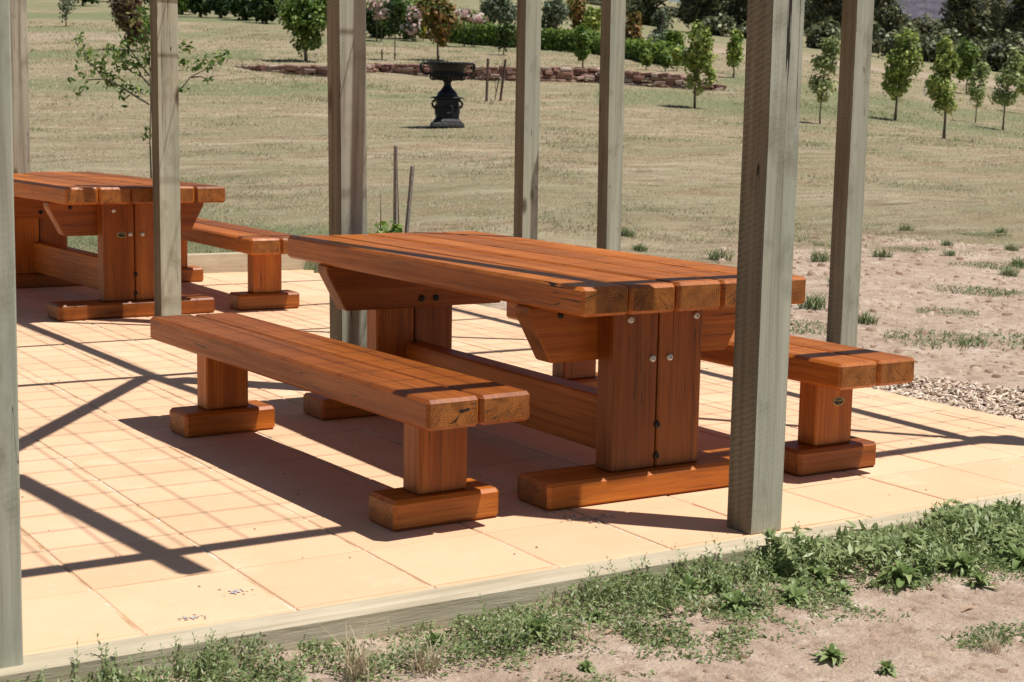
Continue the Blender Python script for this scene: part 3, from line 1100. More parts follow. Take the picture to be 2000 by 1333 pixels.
# young trees on the lawn, right half
tree('maple_tree', 'young maple with reddish top and waisted crown beside the wall end', 'tree', 1357, 213, [(1362, 82, 25, 34), (1360, 115, 33, 26), (1350, 150, 15, 24), (1382, 152, 15, 22), (1364, 175, 10, 14)], L_MAPLE, 1500, 0.095, 0.035, TREES, clumps=12)
tree('maple_tree', 'small bright lime young tree next to the pale gravel track', 'tree', 1432, 152, [(1436, 80, 12, 20), (1434, 108, 18, 24)], L_LIME, 600, 0.12, 0.03, TREES)
tree('maple_tree', 'loose pale young tree between the two large right-hand posts', 'tree', 1602, 243, [(1618, 95, 20, 26), (1606, 128, 24, 24), (1600, 168, 26, 22), (1604, 190, 14, 16)], L_PALE, 760, 0.085, 0.02, TREES, clumps=16)
tree('maple_tree', 'densest of the young trees at the right, full crown on thin trunk', 'tree', 1748, 236, [(1762, 88, 26, 30), (1756, 125, 36, 34), (1750, 162, 30, 28), (1748, 186, 14, 14)], L_MAPLE, 1900, 0.09, 0.035, TREES, clumps=14)
tree('maple_tree', 'tallest slim young tree at the right, its base nearest to the patio', 'tree', 1843, 272, [(1836, 95, 16, 20), (1838, 128, 28, 26), (1832, 170, 32, 30), (1842, 205, 24, 22)], L_MAPLE, 1700, 0.082, 0.032, TREES, clumps=14)
tree('maple_tree', 'round-topped young tree standing behind the tallest slim one', 'tree', 1887, 185, [(1888, 105, 24, 26), (1884, 140, 20, 26)], L_GREEN, 900, 0.12, 0.03, TREES)
tree('maple_tree', 'thin airy young tree left of the rightmost pair', 'tree', 1905, 241, [(1915, 142, 18, 22), (1902, 172, 20, 24), (1908, 198, 12, 12)], L_PALE, 520, 0.085, 0.018, TREES, clumps=14)
tree('maple_tree', 'open leafy young tree close to the right edge, forked trunk base leaning', 'tree', 1958, 256, [(1975, 118, 20, 22), (1962, 150, 28, 26), (1955, 188, 26, 22)], L_PALE, 900, 0.085, 0.026, TREES, clumps=15)
tree('maple_tree', 'young tree cut by the right edge of the picture', 'tree', 2004, 225, [(2004, 130, 22, 28), (2000, 168, 20, 20)], L_MAPLE, 700, 0.1, 0.03, TREES)
# left half
tree('round_tree', 'round dense dark green tree rising behind the stone wall left of the middle posts', 'tree', 598, 121, [(592, 12, 44, 34), (575, 40, 34, 30), (612, 44, 30, 36), (598, 78, 32, 26), (628, 18, 22, 22)], L_GREEN, 3600, 0.115, 0.06, None, clumps=16)
tree('ornamental_tree', 'purple and green ornamental tree behind the leafy sapling at the left', 'tree', 252, 100, [(245, 8, 34, 26), (252, 40, 30, 26), (276, 62, 20, 26), (258, 76, 16, 16)], L_PURPLE, 2200, 0.12, 0.05, None, clumps=14)
tree('rust_tree', 'orange tinted slender tree above the urn', 'tree', 856, 120, [(850, 18, 34, 26), (862, 44, 34, 24), (856, 70, 24, 20)], L_RUST, 1500, 0.15, 0.045, None, clumps=12)
tree('thin_tree', 'thin dark sapling right of the large middle post, bare below', 'tree', 771, 119, [(772, 20, 24, 30), (768, 52, 16, 22)], L_DARK, 420, 0.12, 0.025, None, clumps=14)
tree('thin_tree', 'sparse dark sapling left of the pale post near the two stakes', 'tree', 984, 108, [(988, 66, 20, 20), (984, 88, 16, 14)], L_DARK, 420, 0.12, 0.025, None, clumps=12)
tree('thin_tree', 'small green sapling in front of the clipped hedge between the two middle posts', 'tree', 1138, 134, [(1138, 76, 18, 22), (1136, 104, 14, 16)], L_GREEN, 520, 0.13, 0.03, None)
tree('thin_tree', 'bare twiggy sapling at the top left of the lawn', 'tree', 129, 53, [(132, 12, 18, 18), (126, 34, 10, 10)], L_GREY, 150, 0.12, 0.03, None, clumps=14, forks=9)
for i, (px, row, h, lab) in enumerate([(1262, 138, 40, 'little shrub sapling left of a pair behind the stone wall'), (1299, 141, 42, 'little dark shrub sapling in the middle behind the stone wall'), (1322, 139, 44, 'little pale shrub sapling beside the waisted maple')]):
    tree('shrub_sapling', lab, 'sapling', px, row, [(px, row - h * 0.62, 11, h * 0.42)], L_GREEN if i != 2 else L_LIME, 240, 0.13, 0.02, 'saplings planted behind the stone wall')

# shrub border and hedge behind the lawn
BORD = 'shrubs of the garden border'
tree('rose_bush', 'tall dark shrub topped with pink and white roses beside the large middle post', 'shrub', 745, 76, [(742, 40, 34, 34), (760, 14, 26, 24), (735, 62, 22, 14)], L_DARK, 1500, 0.17, 0.04, BORD)
tree('rose_bush', 'broad green shrub between the rose bush and the yellow one', 'shrub', 797, 77, [(798, 44, 30, 30), (806, 20, 24, 20)], L_GREEN, 1200, 0.17, 0.04, BORD)
tree('yellow_shrub', 'narrow yellow shrub left of the orange tree', 'shrub', 827, 82, [(827, 36, 9, 20), (825, 60, 7, 16)], L_YELLOW, 420, 0.14, 0.02, BORD)
tree('conifer_shrub', 'grey green bushy tree left of the pale post above the hedge', 'shrub', 975, 60, [(968, 10, 34, 34), (990, 30, 26, 24), (950, 34, 22, 22)], L_GREY, 2200, 0.16, 0.08, BORD)
tree('conifer_shrub', 'grey green bushy tree right of the pale post above the hedge', 'shrub', 1088, 72, [(1084, 30, 26, 32), (1070, 52, 20, 18)], L_GREY, 1300, 0.16, 0.06, BORD)
tree('rust_shrub', 'rust red shrub above the hedge between the two pale posts', 'shrub', 1128, 72, [(1122, 20, 22, 22), (1136, 45, 22, 22)], L_RUST, 1100, 0.16, 0.05, BORD)
tree('lime_shrub', 'light lime shrub beside the rust red one above the hedge', 'shrub', 1160, 78, [(1158, 42, 18, 28)], L_LIME, 800, 0.16, 0.05, BORD)
tree('rust_shrub', 'olive shrub with reddish tips just right of the second pale post', 'shrub', 1236, 112, [(1236, 60, 18, 32), (1240, 92, 18, 22)], L_RUST, 1000, 0.16, 0.05, BORD)
tree('lime_shrub', 'tall pale green shrub rising behind the stone wall right of the pale posts', 'shrub', 1290, 122, [(1288, 48, 14, 24), (1284, 82, 26, 24), (1300, 100, 26, 20)], L_GREY, 1600, 0.15, 0.05, BORD)
tree('dark_shrub', 'dark leafy shrub left of the waisted maple behind the wall', 'shrub', 1318, 128, [(1316, 88, 16, 28)], L_GREEN, 700, 0.15, 0.04, BORD)
tree('lime_shrub', 'light green shrub at the foot of the round dark tree', 'shrub', 640, 55, [(640, 22, 20, 24)], L_GREEN, 700, 0.18, 0.04, BORD)
tree('low_shrub', 'low purple shrub at the border edge left of the orange tree', 'shrub', 838, 76, [(836, 70, 20, 8)], L_PURPLE, 420, 0.14, 0.02, BORD)
tree('low_shrub', 'low purple shrub at the left end of the clipped hedge', 'shrub', 908, 84, [(906, 77, 26, 8)], L_PURPLE, 480, 0.14, 0.02, BORD)
for i, (px, row, w, lab) in enumerate([(162, 12, 44, 'dark bushes at the top left corner of the lawn'), (392, 34, 30, 'dark conifer leftmost in the row behind the lawn'), (432, 36, 30, 'dark conifer second in the row behind the lawn'), (476, 40, 32, 'dark conifer third in the row, trunk showing below'), (520, 46, 30, 'dark conifer at the right end of the row near the round tree'), (356, 30, 26, 'yellow green bush beside the pale left post'), (215, 4, 30, 'dark bush left of the purple ornamental tree'), (310, 20, 40, 'dark bushy tree behind the pale left post')]):
    tree('conifer_tree', lab, 'tree', px, row, [(px, row - 26, w, 24), (px + 3, row - 58, w * 0.9, 30)], L_LIME if i == 5 else L_DARK, 1700, 0.2, 0.08, 'dark trees along the upper edge of the lawn', forks=3)
def blooms(px, row, cells, name, label, n=120):
    base, d = hit(px, row)
    k = d / F_PX
    zrow = 666.5 - F_PX * math.tan(PITCH) + ROLL * (px - 1000)
    rng = np.random.default_rng(px)
    t = thing(name, label, 'rose bush', base, 0, 'flowering roses in the border')
    rr = np.array([RH[0], RH[1], 0])
    ff = np.array([FH[0], FH[1], 0])
    B = [(rr * (cx - px) * k - ff * 0.6 + np.array([0, 0, EYE[2] + (zrow - cy) * k - base[2]]), (rx * k, 0.7, ry * k), rx * ry) for cx, cy, rx, ry in cells]
    foliage('foliage', B, n * 6, 0.16, L_GREEN, t, rng)
    for b in B:
        mm = 3 * n // len(B)
        gq = rng.normal(size=(mm, 3)) * 0.36
        V, F = leaf_quads(b[0] - ff * 0.25 + gq * np.array(b[1]), gq + rng.normal(size=(mm, 3)) * 0.4, rng.uniform(0.12, 0.26, mm), rng, 1.0)
        link('bloom_cluster', np_mesh('bloom_cluster', V, F, np.repeat(rng.random(mm), 4)), L_ROSE, t)
    m = MB()
    for b in B:
        m.tube([(b[0][0] * 0.7, b[0][1] * 0.7, -0.1), b[0]], [0.03, 0.015], 5)
    m.build('stem', M_BARK, t)
blooms(812, 80, [(812, 32, 16, 18), (806, 62, 14, 14)], 'rose_bush', 'pink flowering rose bush just left of the yellow shrub')
blooms(736, 80, [(738, 12, 18, 14), (750, 32, 14, 14)], 'rose_bush', 'white and pink flowering rose bush against the large middle post', 90)
blooms(915, 92, [(905, 32, 22, 12), (930, 42, 20, 10)], 'rose_bush', 'pale pink rose bush blooming over the clipped hedge', 110)

def hedge(a, b, hpx, label, mat, n):
    A, da = hit(*a)
    Bp, db = hit(*b)
    H = hpx * (da + db) / 2 / F_PX
    t = thing('hedge', label, 'hedge', A, 0, 'clipped hedges')
    rng = np.random.default_rng(int(a[0]))
    V = Bp - A
    L = np.linalg.norm(V[:2])
    u = np.array([V[0] / L, V[1] / L, 0])
    q = np.array([-u[1], u[0], 0])
    if q @ np.array([FH[0], FH[1], 0]) > 0:
        q = -q                               # towards the lawn
    m = n
    f = rng.random(m)
    up = rng.random(m)
    side = rng.random(m) < 0.6
    dep = np.where(side, 0.45 + rng.normal(size=m) * 0.07, rng.uniform(-0.5, 0.5, m))
    hz = np.where(side, up * H, H + rng.normal(size=m) * 0.08)
    hz = hz * (0.93 + 0.14 * vnoise(f * L * 0.8, f * 0, 3))
    P = f[:, None] * V[None, :] + dep[:, None] * q + hz[:, None] * np.array([0, 0, 1.0])
    N = np.where(side[:, None], q, np.array([0, 0, 1.0])) + rng.normal(size=(m, 3)) * 0.6
    Vv, F = leaf_quads(P, N, rng.uniform(0.09, 0.19, m), rng, 0.7)
    tone = np.clip(0.35 + 0.22 * rng.normal(size=m) + 0.5 * hz / H * 0.6, 0, 1)
    link('foliage', np_mesh('foliage', Vv, F, np.repeat(tone, 4)), mat, t)
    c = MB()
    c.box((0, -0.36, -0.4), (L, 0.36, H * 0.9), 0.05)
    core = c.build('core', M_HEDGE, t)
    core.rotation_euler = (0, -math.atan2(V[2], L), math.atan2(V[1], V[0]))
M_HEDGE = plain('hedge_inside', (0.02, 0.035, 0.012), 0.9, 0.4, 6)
hedge((884, 84), (1170, 106), 34, 'long clipped green hedge running behind the urn and the pale posts', L_GREEN, 9000)
hedge((1172, 106), (1325, 130), 32, 'clipped green hedge at the right, behind the far end of the stone wall', L_GREEN, 4200)

# gum trees beyond the paddock
GUMS = 'tall gum trees beyond the paddock'
for px, row, D, bl, lab, n in [
        (1350, 96, 118, [(1345, -30, 46, 40), (1330, 20, 26, 30), (1372, 10, 34, 40)], 'dark gum tree left of the nearest post, sky showing beside it', 2400),
        (1421, 100, 120, [(1425, -40, 48, 40), (1440, 10, 26, 34), (1405, 0, 24, 36)], 'gum tree with a straight dark trunk left of the nearest post', 2200),
        (1600, 112, 122, [(1600, -30, 50, 44), (1590, 25, 34, 34), (1622, 45, 26, 34)], 'dark gum tree filling the gap between the two right-hand posts', 2600),
        (1690, 122, 118, [(1690, -30, 40, 50), (1700, 30, 36, 36), (1722, 62, 20, 28)], 'gum tree just right of the second right-hand post', 2400),
        (1786, 128, 135, [(1790, 72, 34, 34), (1770, 92, 26, 22)], 'low round gum in front of the purple hill', 1300),
        (1868, 130, 120, [(1868, -30, 50, 46), (1850, 22, 40, 40), (1890, 50, 34, 40), (1835, 60, 24, 34)], 'broad gum tree behind the tallest slim young tree', 3300),
        (1975, 138, 120, [(1972, -30, 50, 46), (1990, 30, 44, 46), (1955, 62, 30, 40)], 'big gum tree at the top right corner', 3300),
        (2060, 140, 125, [(2060, -10, 50, 60), (2050, 60, 44, 46)], 'gum tree at the far right edge', 2200),
        (1195, 70, 150, [(1195, 10, 30, 22), (1180, 30, 26, 18)], 'distant gum hidden mostly by the second pale post', 900),
        (1260, 92, 125, [(1255, -6, 36, 30), (1238, 30, 26, 30), (1262, 44, 20, 22)], 'gum tree right of the second pale post under the patch of sky', 1900)]:
    bl = bl + [(bl[0][0] - 14, row - 62, 30, 26), (bl[0][0] + 16, row - 48, 28, 20)]
    tree('gum_tree', lab, 'tree', px, row, bl, L_GUM, int(n * 1.15), 0.40, 0.2, GUMS, dist=D, bark=M_GBARK if px in (1690, 1868) else M_BARK, clumps=30, shell=0.3, forks=8, aspect=0.35)
for px, D, w, h, lab in [(1585, 112, 34, 52, 'grey scrubby bush low between the right-hand posts'), (1660, 108, 40, 60, 'grey scrub at the foot of the gum tree by the second right-hand post'), (1800, 112, 50, 56, 'scrub beneath the low round gum'), (1925, 108, 54, 66, 'scrub between the two big gums at the right'), (1380, 116, 34, 36, 'scrub under the gum left of the nearest post'), (1735, 106, 36, 60, 'scrub behind the densest young tree'), (1860, 106, 40, 50, 'scrub behind the tallest slim young tree'), (1995, 106, 40, 58, 'scrub at the right edge behind the young trees'), (1440, 118, 30, 30, 'low scrub just left of the nearest post')]:
    b = at_dist(px, D)
    row = 666.5 - F_PX * math.tan(PITCH) + ROLL * (px - 1000) + (EYE[2] - b[2]) * F_PX / D
    tree('scrub_bush', lab, 'bush', px, row, [(px, row - h * 0.45, w, h * 0.5), (px + w * 0.4, row - h * 0.75, w * 0.6, h * 0.4)], L_GUM, 1100, 0.3, 0.06, 'scrub below the gum trees', dist=D, clumps=20, shell=0.3)

for px, D, top, w, lab in [(1215, 165, -40, 44, 'far feathery gum just right of the second pale post'), (1290, 170, 22, 30, 'far gum under the small patch of sky'), (1395, 168, -50, 50, 'far feathery gum left of the nearest post, behind the straight trunk'), (1465, 172, -30, 40, 'far gum hidden mostly by the nearest post'), (1560, 165, -60, 50, 'far feathery gum just right of the nearest post'), (1640, 168, -50, 46, 'far gum behind the second right-hand post'), (1730, 175, 30, 40, 'far gum at the left foot of the purple hill'), (1815, 178, 44, 36, 'far gum at the middle foot of the purple hill'), (1920, 170, -10, 44, 'far feathery gum between the two big gums at the right'), (2020, 168, -50, 50, 'far gum at the very right edge'), (1140, 175, 6, 34, 'far dark tree above the hedge between the two pale posts'), (1030, 172, -20, 40, 'far dark tree hidden mostly by the first pale post'), (930, 176, 6, 28, 'far dark tree above the pale roses right of the orange tree')]:
    b = at_dist(px, D)
    row = 666.5 - F_PX * math.tan(PITCH) + ROLL * (px - 1000) + (EYE[2] - b[2]) * F_PX / D
    hh = row - top
    tree('gum_tree', lab, 'tree', px, row, [(px - w * .2, top + hh * .22, w * .7, hh * .24), (px + w * .35, top + hh * .42, w * .6, hh * .24), (px - w * .35, top + hh * .58, w * .6, hh * .22), (px + w * .1, top + hh * .78, w * .8, hh * .2)], L_GUM, 1900, 0.42, 0.22, 'far gum trees behind the paddock', dist=D, clumps=26, shell=0.25, forks=6, aspect=0.35)

# ------------------------------------------------------------------ hills far behind
def hill(name, dist, pts, mat, seed):
    cols = np.linspace(pts[0][0], pts[-1][0], 260)
    rows = np.interp(cols, [p[0] for p in pts], [p[1] for p in pts])
    V = []
    for j, (f, back) in enumerate(((0.0, 0), (0.25, 0.05), (0.5, 0.10), (0.75, 0.16), (1.0, 0.24), (0.9, 0.4))):
        dd = dist * (1 + back)
        a = (cols - 1000) / F_PX
        X = EYE[0] + dd * (FH[0] + a * RH[0])
        Y = EYE[1] + dd * (FH[1] + a * RH[1])
        zr = 666.5 - F_PX * math.tan(PITCH) + ROLL * (cols - 1000)
        ztop = EYE[2] + (zr - rows) / F_PX * dist * (1 + 0.24)
        zz = ground_z(X, Y) * 0 + 20 + (ztop - 20) * f
        zz = zz + dist * 0.006 * (vnoise(cols / 22.0, cols * 0 + j * 2.7, seed, 4) - 0.5) * (f > 0)
        V.append(np.stack([X, Y, zz], 1))
    n = len(cols)
    idx = np.arange(6 * n).reshape(6, n)
    F = np.stack([idx[:-1, :-1], idx[:-1, 1:], idx[1:, 1:], idx[1:, :-1]], -1).reshape(-1, 4)
    kind(link(name, np_mesh(name, np.concatenate(V), F, smooth=True), mat), 'structure')


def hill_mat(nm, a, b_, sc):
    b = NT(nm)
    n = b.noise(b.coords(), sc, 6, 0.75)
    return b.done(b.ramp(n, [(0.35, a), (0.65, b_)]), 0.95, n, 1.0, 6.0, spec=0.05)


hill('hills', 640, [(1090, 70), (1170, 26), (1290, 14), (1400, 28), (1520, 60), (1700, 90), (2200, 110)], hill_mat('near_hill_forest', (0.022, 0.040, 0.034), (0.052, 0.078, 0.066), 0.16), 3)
hill('hills', 1900, [(1240, 60), (1330, 16), (1460, -6), (1600, -50), (1750, -110), (2000, -160), (2500, -180)], hill_mat('far_hill_hazed_bare_forest', (0.085, 0.082, 0.105), (0.175, 0.160, 0.185), 0.05), 8)  # purple of bare forest, with distance haze painted into the colour


# ------------------------------------------------------------------ dry stone wall
def stone_wall():
    b = NT('red_field_stone')
    bid = b.attr('bid')
    n = b.noise(b.coords(), 9, 5, 0.7)
    c = b.ramp(b.math('FRACT', b.math('MULTIPLY', bid, 1.37)), [(0.0, (0.20, 0.105, 0.085)), (0.35, (0.31, 0.175, 0.135)), (0.7, (0.38, 0.25, 0.20)), (0.9, (0.50, 0.40, 0.33)), (1.0, (0.16, 0.10, 0.085))])
    c = b.mix(1.0, c, b.ramp(n, [(0.3, (0.7, 0.7, 0.7)), (0.7, (1.2, 1.2, 1.2))]), 'MULTIPLY')
    mat = b.done(c, 0.9, n, 0.6, 0.02, spec=0.2)
    line = [(466, 131, 6), (520, 140, 14), (580, 146, 20), (645, 150, 24), (740, 140, 18), (820, 148, 24), (900, 155, 28), (1000, 158, 30), (1100, 160, 32), (1170, 162, 30), (1240, 168, 30), (1320, 172, 28), (1390, 176, 16), (1420, 177, 6)]
    P = [np.append(hit(c_, r_)[0], h * hit(c_, r_)[1] / F_PX) for c_, r_, h in line]
    t = thing('stone_wall', 'low dry stone wall of reddish field stones curving across the lawn behind the urn', 'stone wall', P[5][:3])
    R0 = np.array(P[5][:3])
    rnd = random.Random(4)
    m = MB()
    for p, q in zip(P[:-1], P[1:]):
        L = np.linalg.norm((q - p)[:2])
        ang = math.atan2(q[1] - p[1], q[0] - p[0])
        hm = max(p[3], q[3])
        courses = max(1, int(round(hm / 0.125)))
        for cth in range(courses):
            x = 0.0
            while x < L:
                w = rnd.uniform(0.16, 0.52)
                f = min(1, (x + w / 2) / L)
                pos = p[:3] * (1 - f) + q[:3] * f
                H = p[3] * (1 - f) + q[3] * f
                ch = max(H, 0.1) / courses
                if H > 0.12 or rnd.random() < 0.7:
                    hh = ch * rnd.uniform(0.85, 1.12)
                    M = Matrix.Translation((pos[0] - R0[0], pos[1] - R0[1], pos[2] - R0[2] - 0.06 + cth * ch)) @ Matrix.Rotation(ang + rnd.uniform(-.09, .09), 4, 'Z') @ Matrix.Rotation(rnd.uniform(-.08, .08), 4, 'Y')
                    dp = rnd.uniform(0.20, 0.30)
                    sh = rnd.uniform(-0.04, 0.05)
                    m.box((-w / 2, -dp + sh, 0), (w / 2 - 0.012, dp + sh, hh), min(hh, w) * 0.16, 1, rnd.random() * 50, M, wob=0.025)
                x += w
        # soil packed behind the face
    m.build('stones', mat, t)


stone_wall()


# ------------------------------------------------------------------ cast iron urn
def urn():
    base, d = hit(873, 250)
    k = d / F_PX
    t = thing('garden_urn', 'black cast iron urn with scroll handles on a tall ornate pedestal on the lawn', 'urn', base, YAW * -1 + 0.12)
    S = 125 * k                              # overall height

    def z(r):
        return (250 - r) * k
    p = MB()
    # pedestal: square in plan with moulded foot and cap
    for r0, r1, w0, w1 in ((251, 246, 32, 32), (246, 240, 32, 29), (240, 233, 27, 22.5), (233, 212, 22, 21), (212, 196, 21, 21.5)):
        b = bmesh.new()
        A = [b.verts.new((sx * w0 * k, sy * w0 * k, z(r0))) for sx, sy in ((-1, -1), (1, -1), (1, 1), (-1, 1))]
        B = [b.verts.new((sx * w1 * k, sy * w1 * k, z(r1))) for sx, sy in ((-1, -1), (1, -1), (1, 1), (-1, 1))]
        b.faces.new(A[::-1])
        b.faces.new(B)
        for i in range(4):
            b.faces.new((A[i], A[(i + 1) % 4], B[(i + 1) % 4], B[i]))
        bmesh.ops.bevel(b, geom=list(b.edges), offset=1.2 * k, segments=1, affect='EDGES')
        p._merge(b, 0)
    p.box((-25 * k, -25 * k, z(196)), (25 * k, 25 * k, z(192)), 1.0 * k)
    # raised wreath ornament on the front panels
    for a in range(4):
        R = Matrix.Rotation(a * PI / 2, 4, 'Z')
        for q in range(14):
            an = 2 * PI * q / 14
            c = R @ Vector((9 * k * math.cos(an), -21.6 * k, z(216) + 8 * k * math.sin(an)))
            p.box(c - Vector((2.3 * k,) * 3), c + Vector((2.3 * k,) * 3), 1.0 * k)
    p.build('pedestal', M_IRON, t)
    for s in (-1, 1):
        h = MB()
        pts = []
        for i in range(13):
            f = i / 12
            an = -0.2 + f * (PI + 0.6)
            pts.append((s * (21 + 8.5 * math.sin(min(PI, max(0, an))) + (3 if i == 0 else 0)) * k, 0, z(194) - f * 24 * k))
        h.tube(pts, [2.6 * k] * 13, 6)
        h.tube([(s * 20 * k, 0, z(193)), (s * 27 * k, 0, z(192.5)), (s * 33 * k, 0, z(194))], [2.6 * k, 2.0 * k, 0.8 * k], 6)
        h.build('pedestal_bracket', M_IRON, t, True)
    b = MB()
    prof = [(22, 192), (22, 190), (20, 188.5), (19.5, 186), (18, 183), (13, 178), (9, 173), (7.2, 169), (6.8, 164), (7.6, 163), (9.2, 162), (9.2, 160.5), (7.5, 160), (10, 159.5), (20, 158), (26, 155), (30, 151), (31.5, 147), (30.5, 143.5), (32, 142), (34, 137), (39, 131.5), (45, 129.5), (46.5, 129), (47, 126.5), (45, 125), (42, 125.5), (36, 130), (28, 135), (0.5, 137)]
    b.lathe([(r * k, z(y)) for r, y in prof], 40)
    # gadroon lobes around the lower bowl
    for i in range(24):
        a = 2 * PI * i / 24
        pts = []
        for r, y in ((14, 158.8), (22, 157.2), (28.5, 153.2), (31.6, 148.5), (31.6, 145.5)):
            pts.append((r * k * math.cos(a), r * k * math.sin(a), z(y)))
        b.tube(pts, [1.6 * k, 2.4 * k, 2.9 * k, 2.9 * k, 1.6 * k], 5)
    # egg pattern under the rim
    for i in range(36):
        a = 2 * PI * i / 36
        c = Vector((46.2 * k * math.cos(a), 46.2 * k * math.sin(a), z(128)))
        b.box(c - Vector((1.7 * k,) * 3), c + Vector((1.7 * k,) * 3), 0.8 * k)
    b.build('bowl', M_IRON, t, False)
    for s in (-1, 1):
        h = MB()
        pts = [(43, 128), (48, 126.5), (51.5, 129), (52, 135), (50.5, 141), (47, 146), (42, 148.5), (37, 148), (34.5, 145)]
        h.tube([(s * x * k, 0, z(y)) for x, y in pts], [2.6 * k, 2.9 * k, 3.0 * k, 3.0 * k, 2.9 * k, 2.7 * k, 2.5 * k, 2.2 * k, 1.6 * k], 7)
        pts = [(29, 146), (33, 148), (34.5, 152), (33, 156.5), (28.5, 158.5), (23, 157.5)]
        h.tube([(s * x * k, 0, z(y)) for x, y in pts], [2.0 * k] * 6, 6)
        h.tube([(s * x * k, 0, z(y)) for x, y in ((48, 131), (45.5, 134), (46.5, 137.5), (49, 137))], [1.6 * k] * 4, 5)
        h.build('handle', M_IRON, t, True)


urn()


# ------------------------------------------------------------------ stakes, saplings, guards
def stake(px, row_top, row_base, w_px, lab, lean_px=0, dist=None, grp=None, mat=None):
    if dist:
        base, d = at_dist(px, dist), dist
        z0 = 666.5 - F_PX * math.tan(PITCH) + ROLL * (px - 1000)
        row_base = z0 + (EYE[2] - base[2]) * F_PX / d
    else:
        base, d = hit(px, row_base)
    k = d / F_PX
    H = (row_base - row_top) * k
    t = thing('wooden_stake', lab, 'stake', base, random.uniform(0, 1), grp)
    m = MB()
    w = w_px * k / 2
    m.box((-w, -w, -0.15), (w, w, H), w * 0.15, 1)
    o = m.build('shaft', mat or M_STAKE, t)
    sh = lean_px * k
    rr = Vector((RH[0], RH[1], 0))
    inv = Matrix.Rotation(-t.rotation_euler[2], 3, 'Z') @ rr
    for v in o.data.vertices:
        v.co += inv * sh * (v.co.z / H)
    return t


GST = 'weathered stakes at the far patio edge'
stake(768, 284, 455, 6.5, 'taller grey garden stake behind the middle table, splintered at its top', 0, 13.2, GST)
stake(787, 323, 455, 6.5, 'shorter leaning grey garden stake behind the middle table', 14, 13.2, GST)
MST = plain('rusty_star_picket', (0.10, 0.065, 0.05), 0.8, 0.3, 30)
stake(950, 117, 200, 4.0, 'dark rusty picket left of the bare twiggy sapling right of the urn', 2, None, 'dark pickets beside the bare sapling', MST)
stake(977, 118, 199, 4.2, 'dark rusty picket leaning right of the bare twiggy sapling', 9, None, 'dark pickets beside the bare sapling', MST)
stake(746, 98, 117, 2.5, 'short dark picket behind the stone wall left of the urn', 0, None, None, MST)


def twiggy(px, row, lines, lab, mat=M_BARK, dist=None, leaves=0, r=0.008, name='bare_sapling', grp=None):
    if dist:
        base, d = at_dist(px, dist), dist
    else:
        base, d = hit(px, row)
    k = d / F_PX
    z0 = 666.5 - F_PX * math.tan(PITCH) + ROLL * (px - 1000)
    rr = np.array([RH[0], RH[1], 0])
    t = thing(name, lab, 'sapling', base, 0, grp)
    m = MB()
    rng = np.random.default_rng(px)
    for ln in lines:
        m.tube([rr * (c - px) * k + np.array([FH[0], FH[1], 0]) * rng.uniform(-.06, .06) + np.array([0, 0, EYE[2] + (z0 - y) * k - base[2]]) for c, y in ln], np.linspace(r, r * 0.35, len(ln)), 5)
    m.build('stem', mat, t, True)
    return t, base, k, z0


twiggy(966, 196, [[(966, 199), (972, 165), (981, 118)], [(967, 190), (974, 160), (1000, 118)], [(971, 170), (979, 130), (984, 108)], [(969, 180), (964, 150)]], 'bare thin stems of a dying sapling between two dark pickets', r=0.012)
twiggy(775, 455, [[(776, 470), (774, 400), (772, 340), (771, 300)], [(738, 470), (739, 420), (739, 370)]], 'thin dry stem tied beside the taller grey stake', dist=13.1, r=0.006, name='dry_sapling')

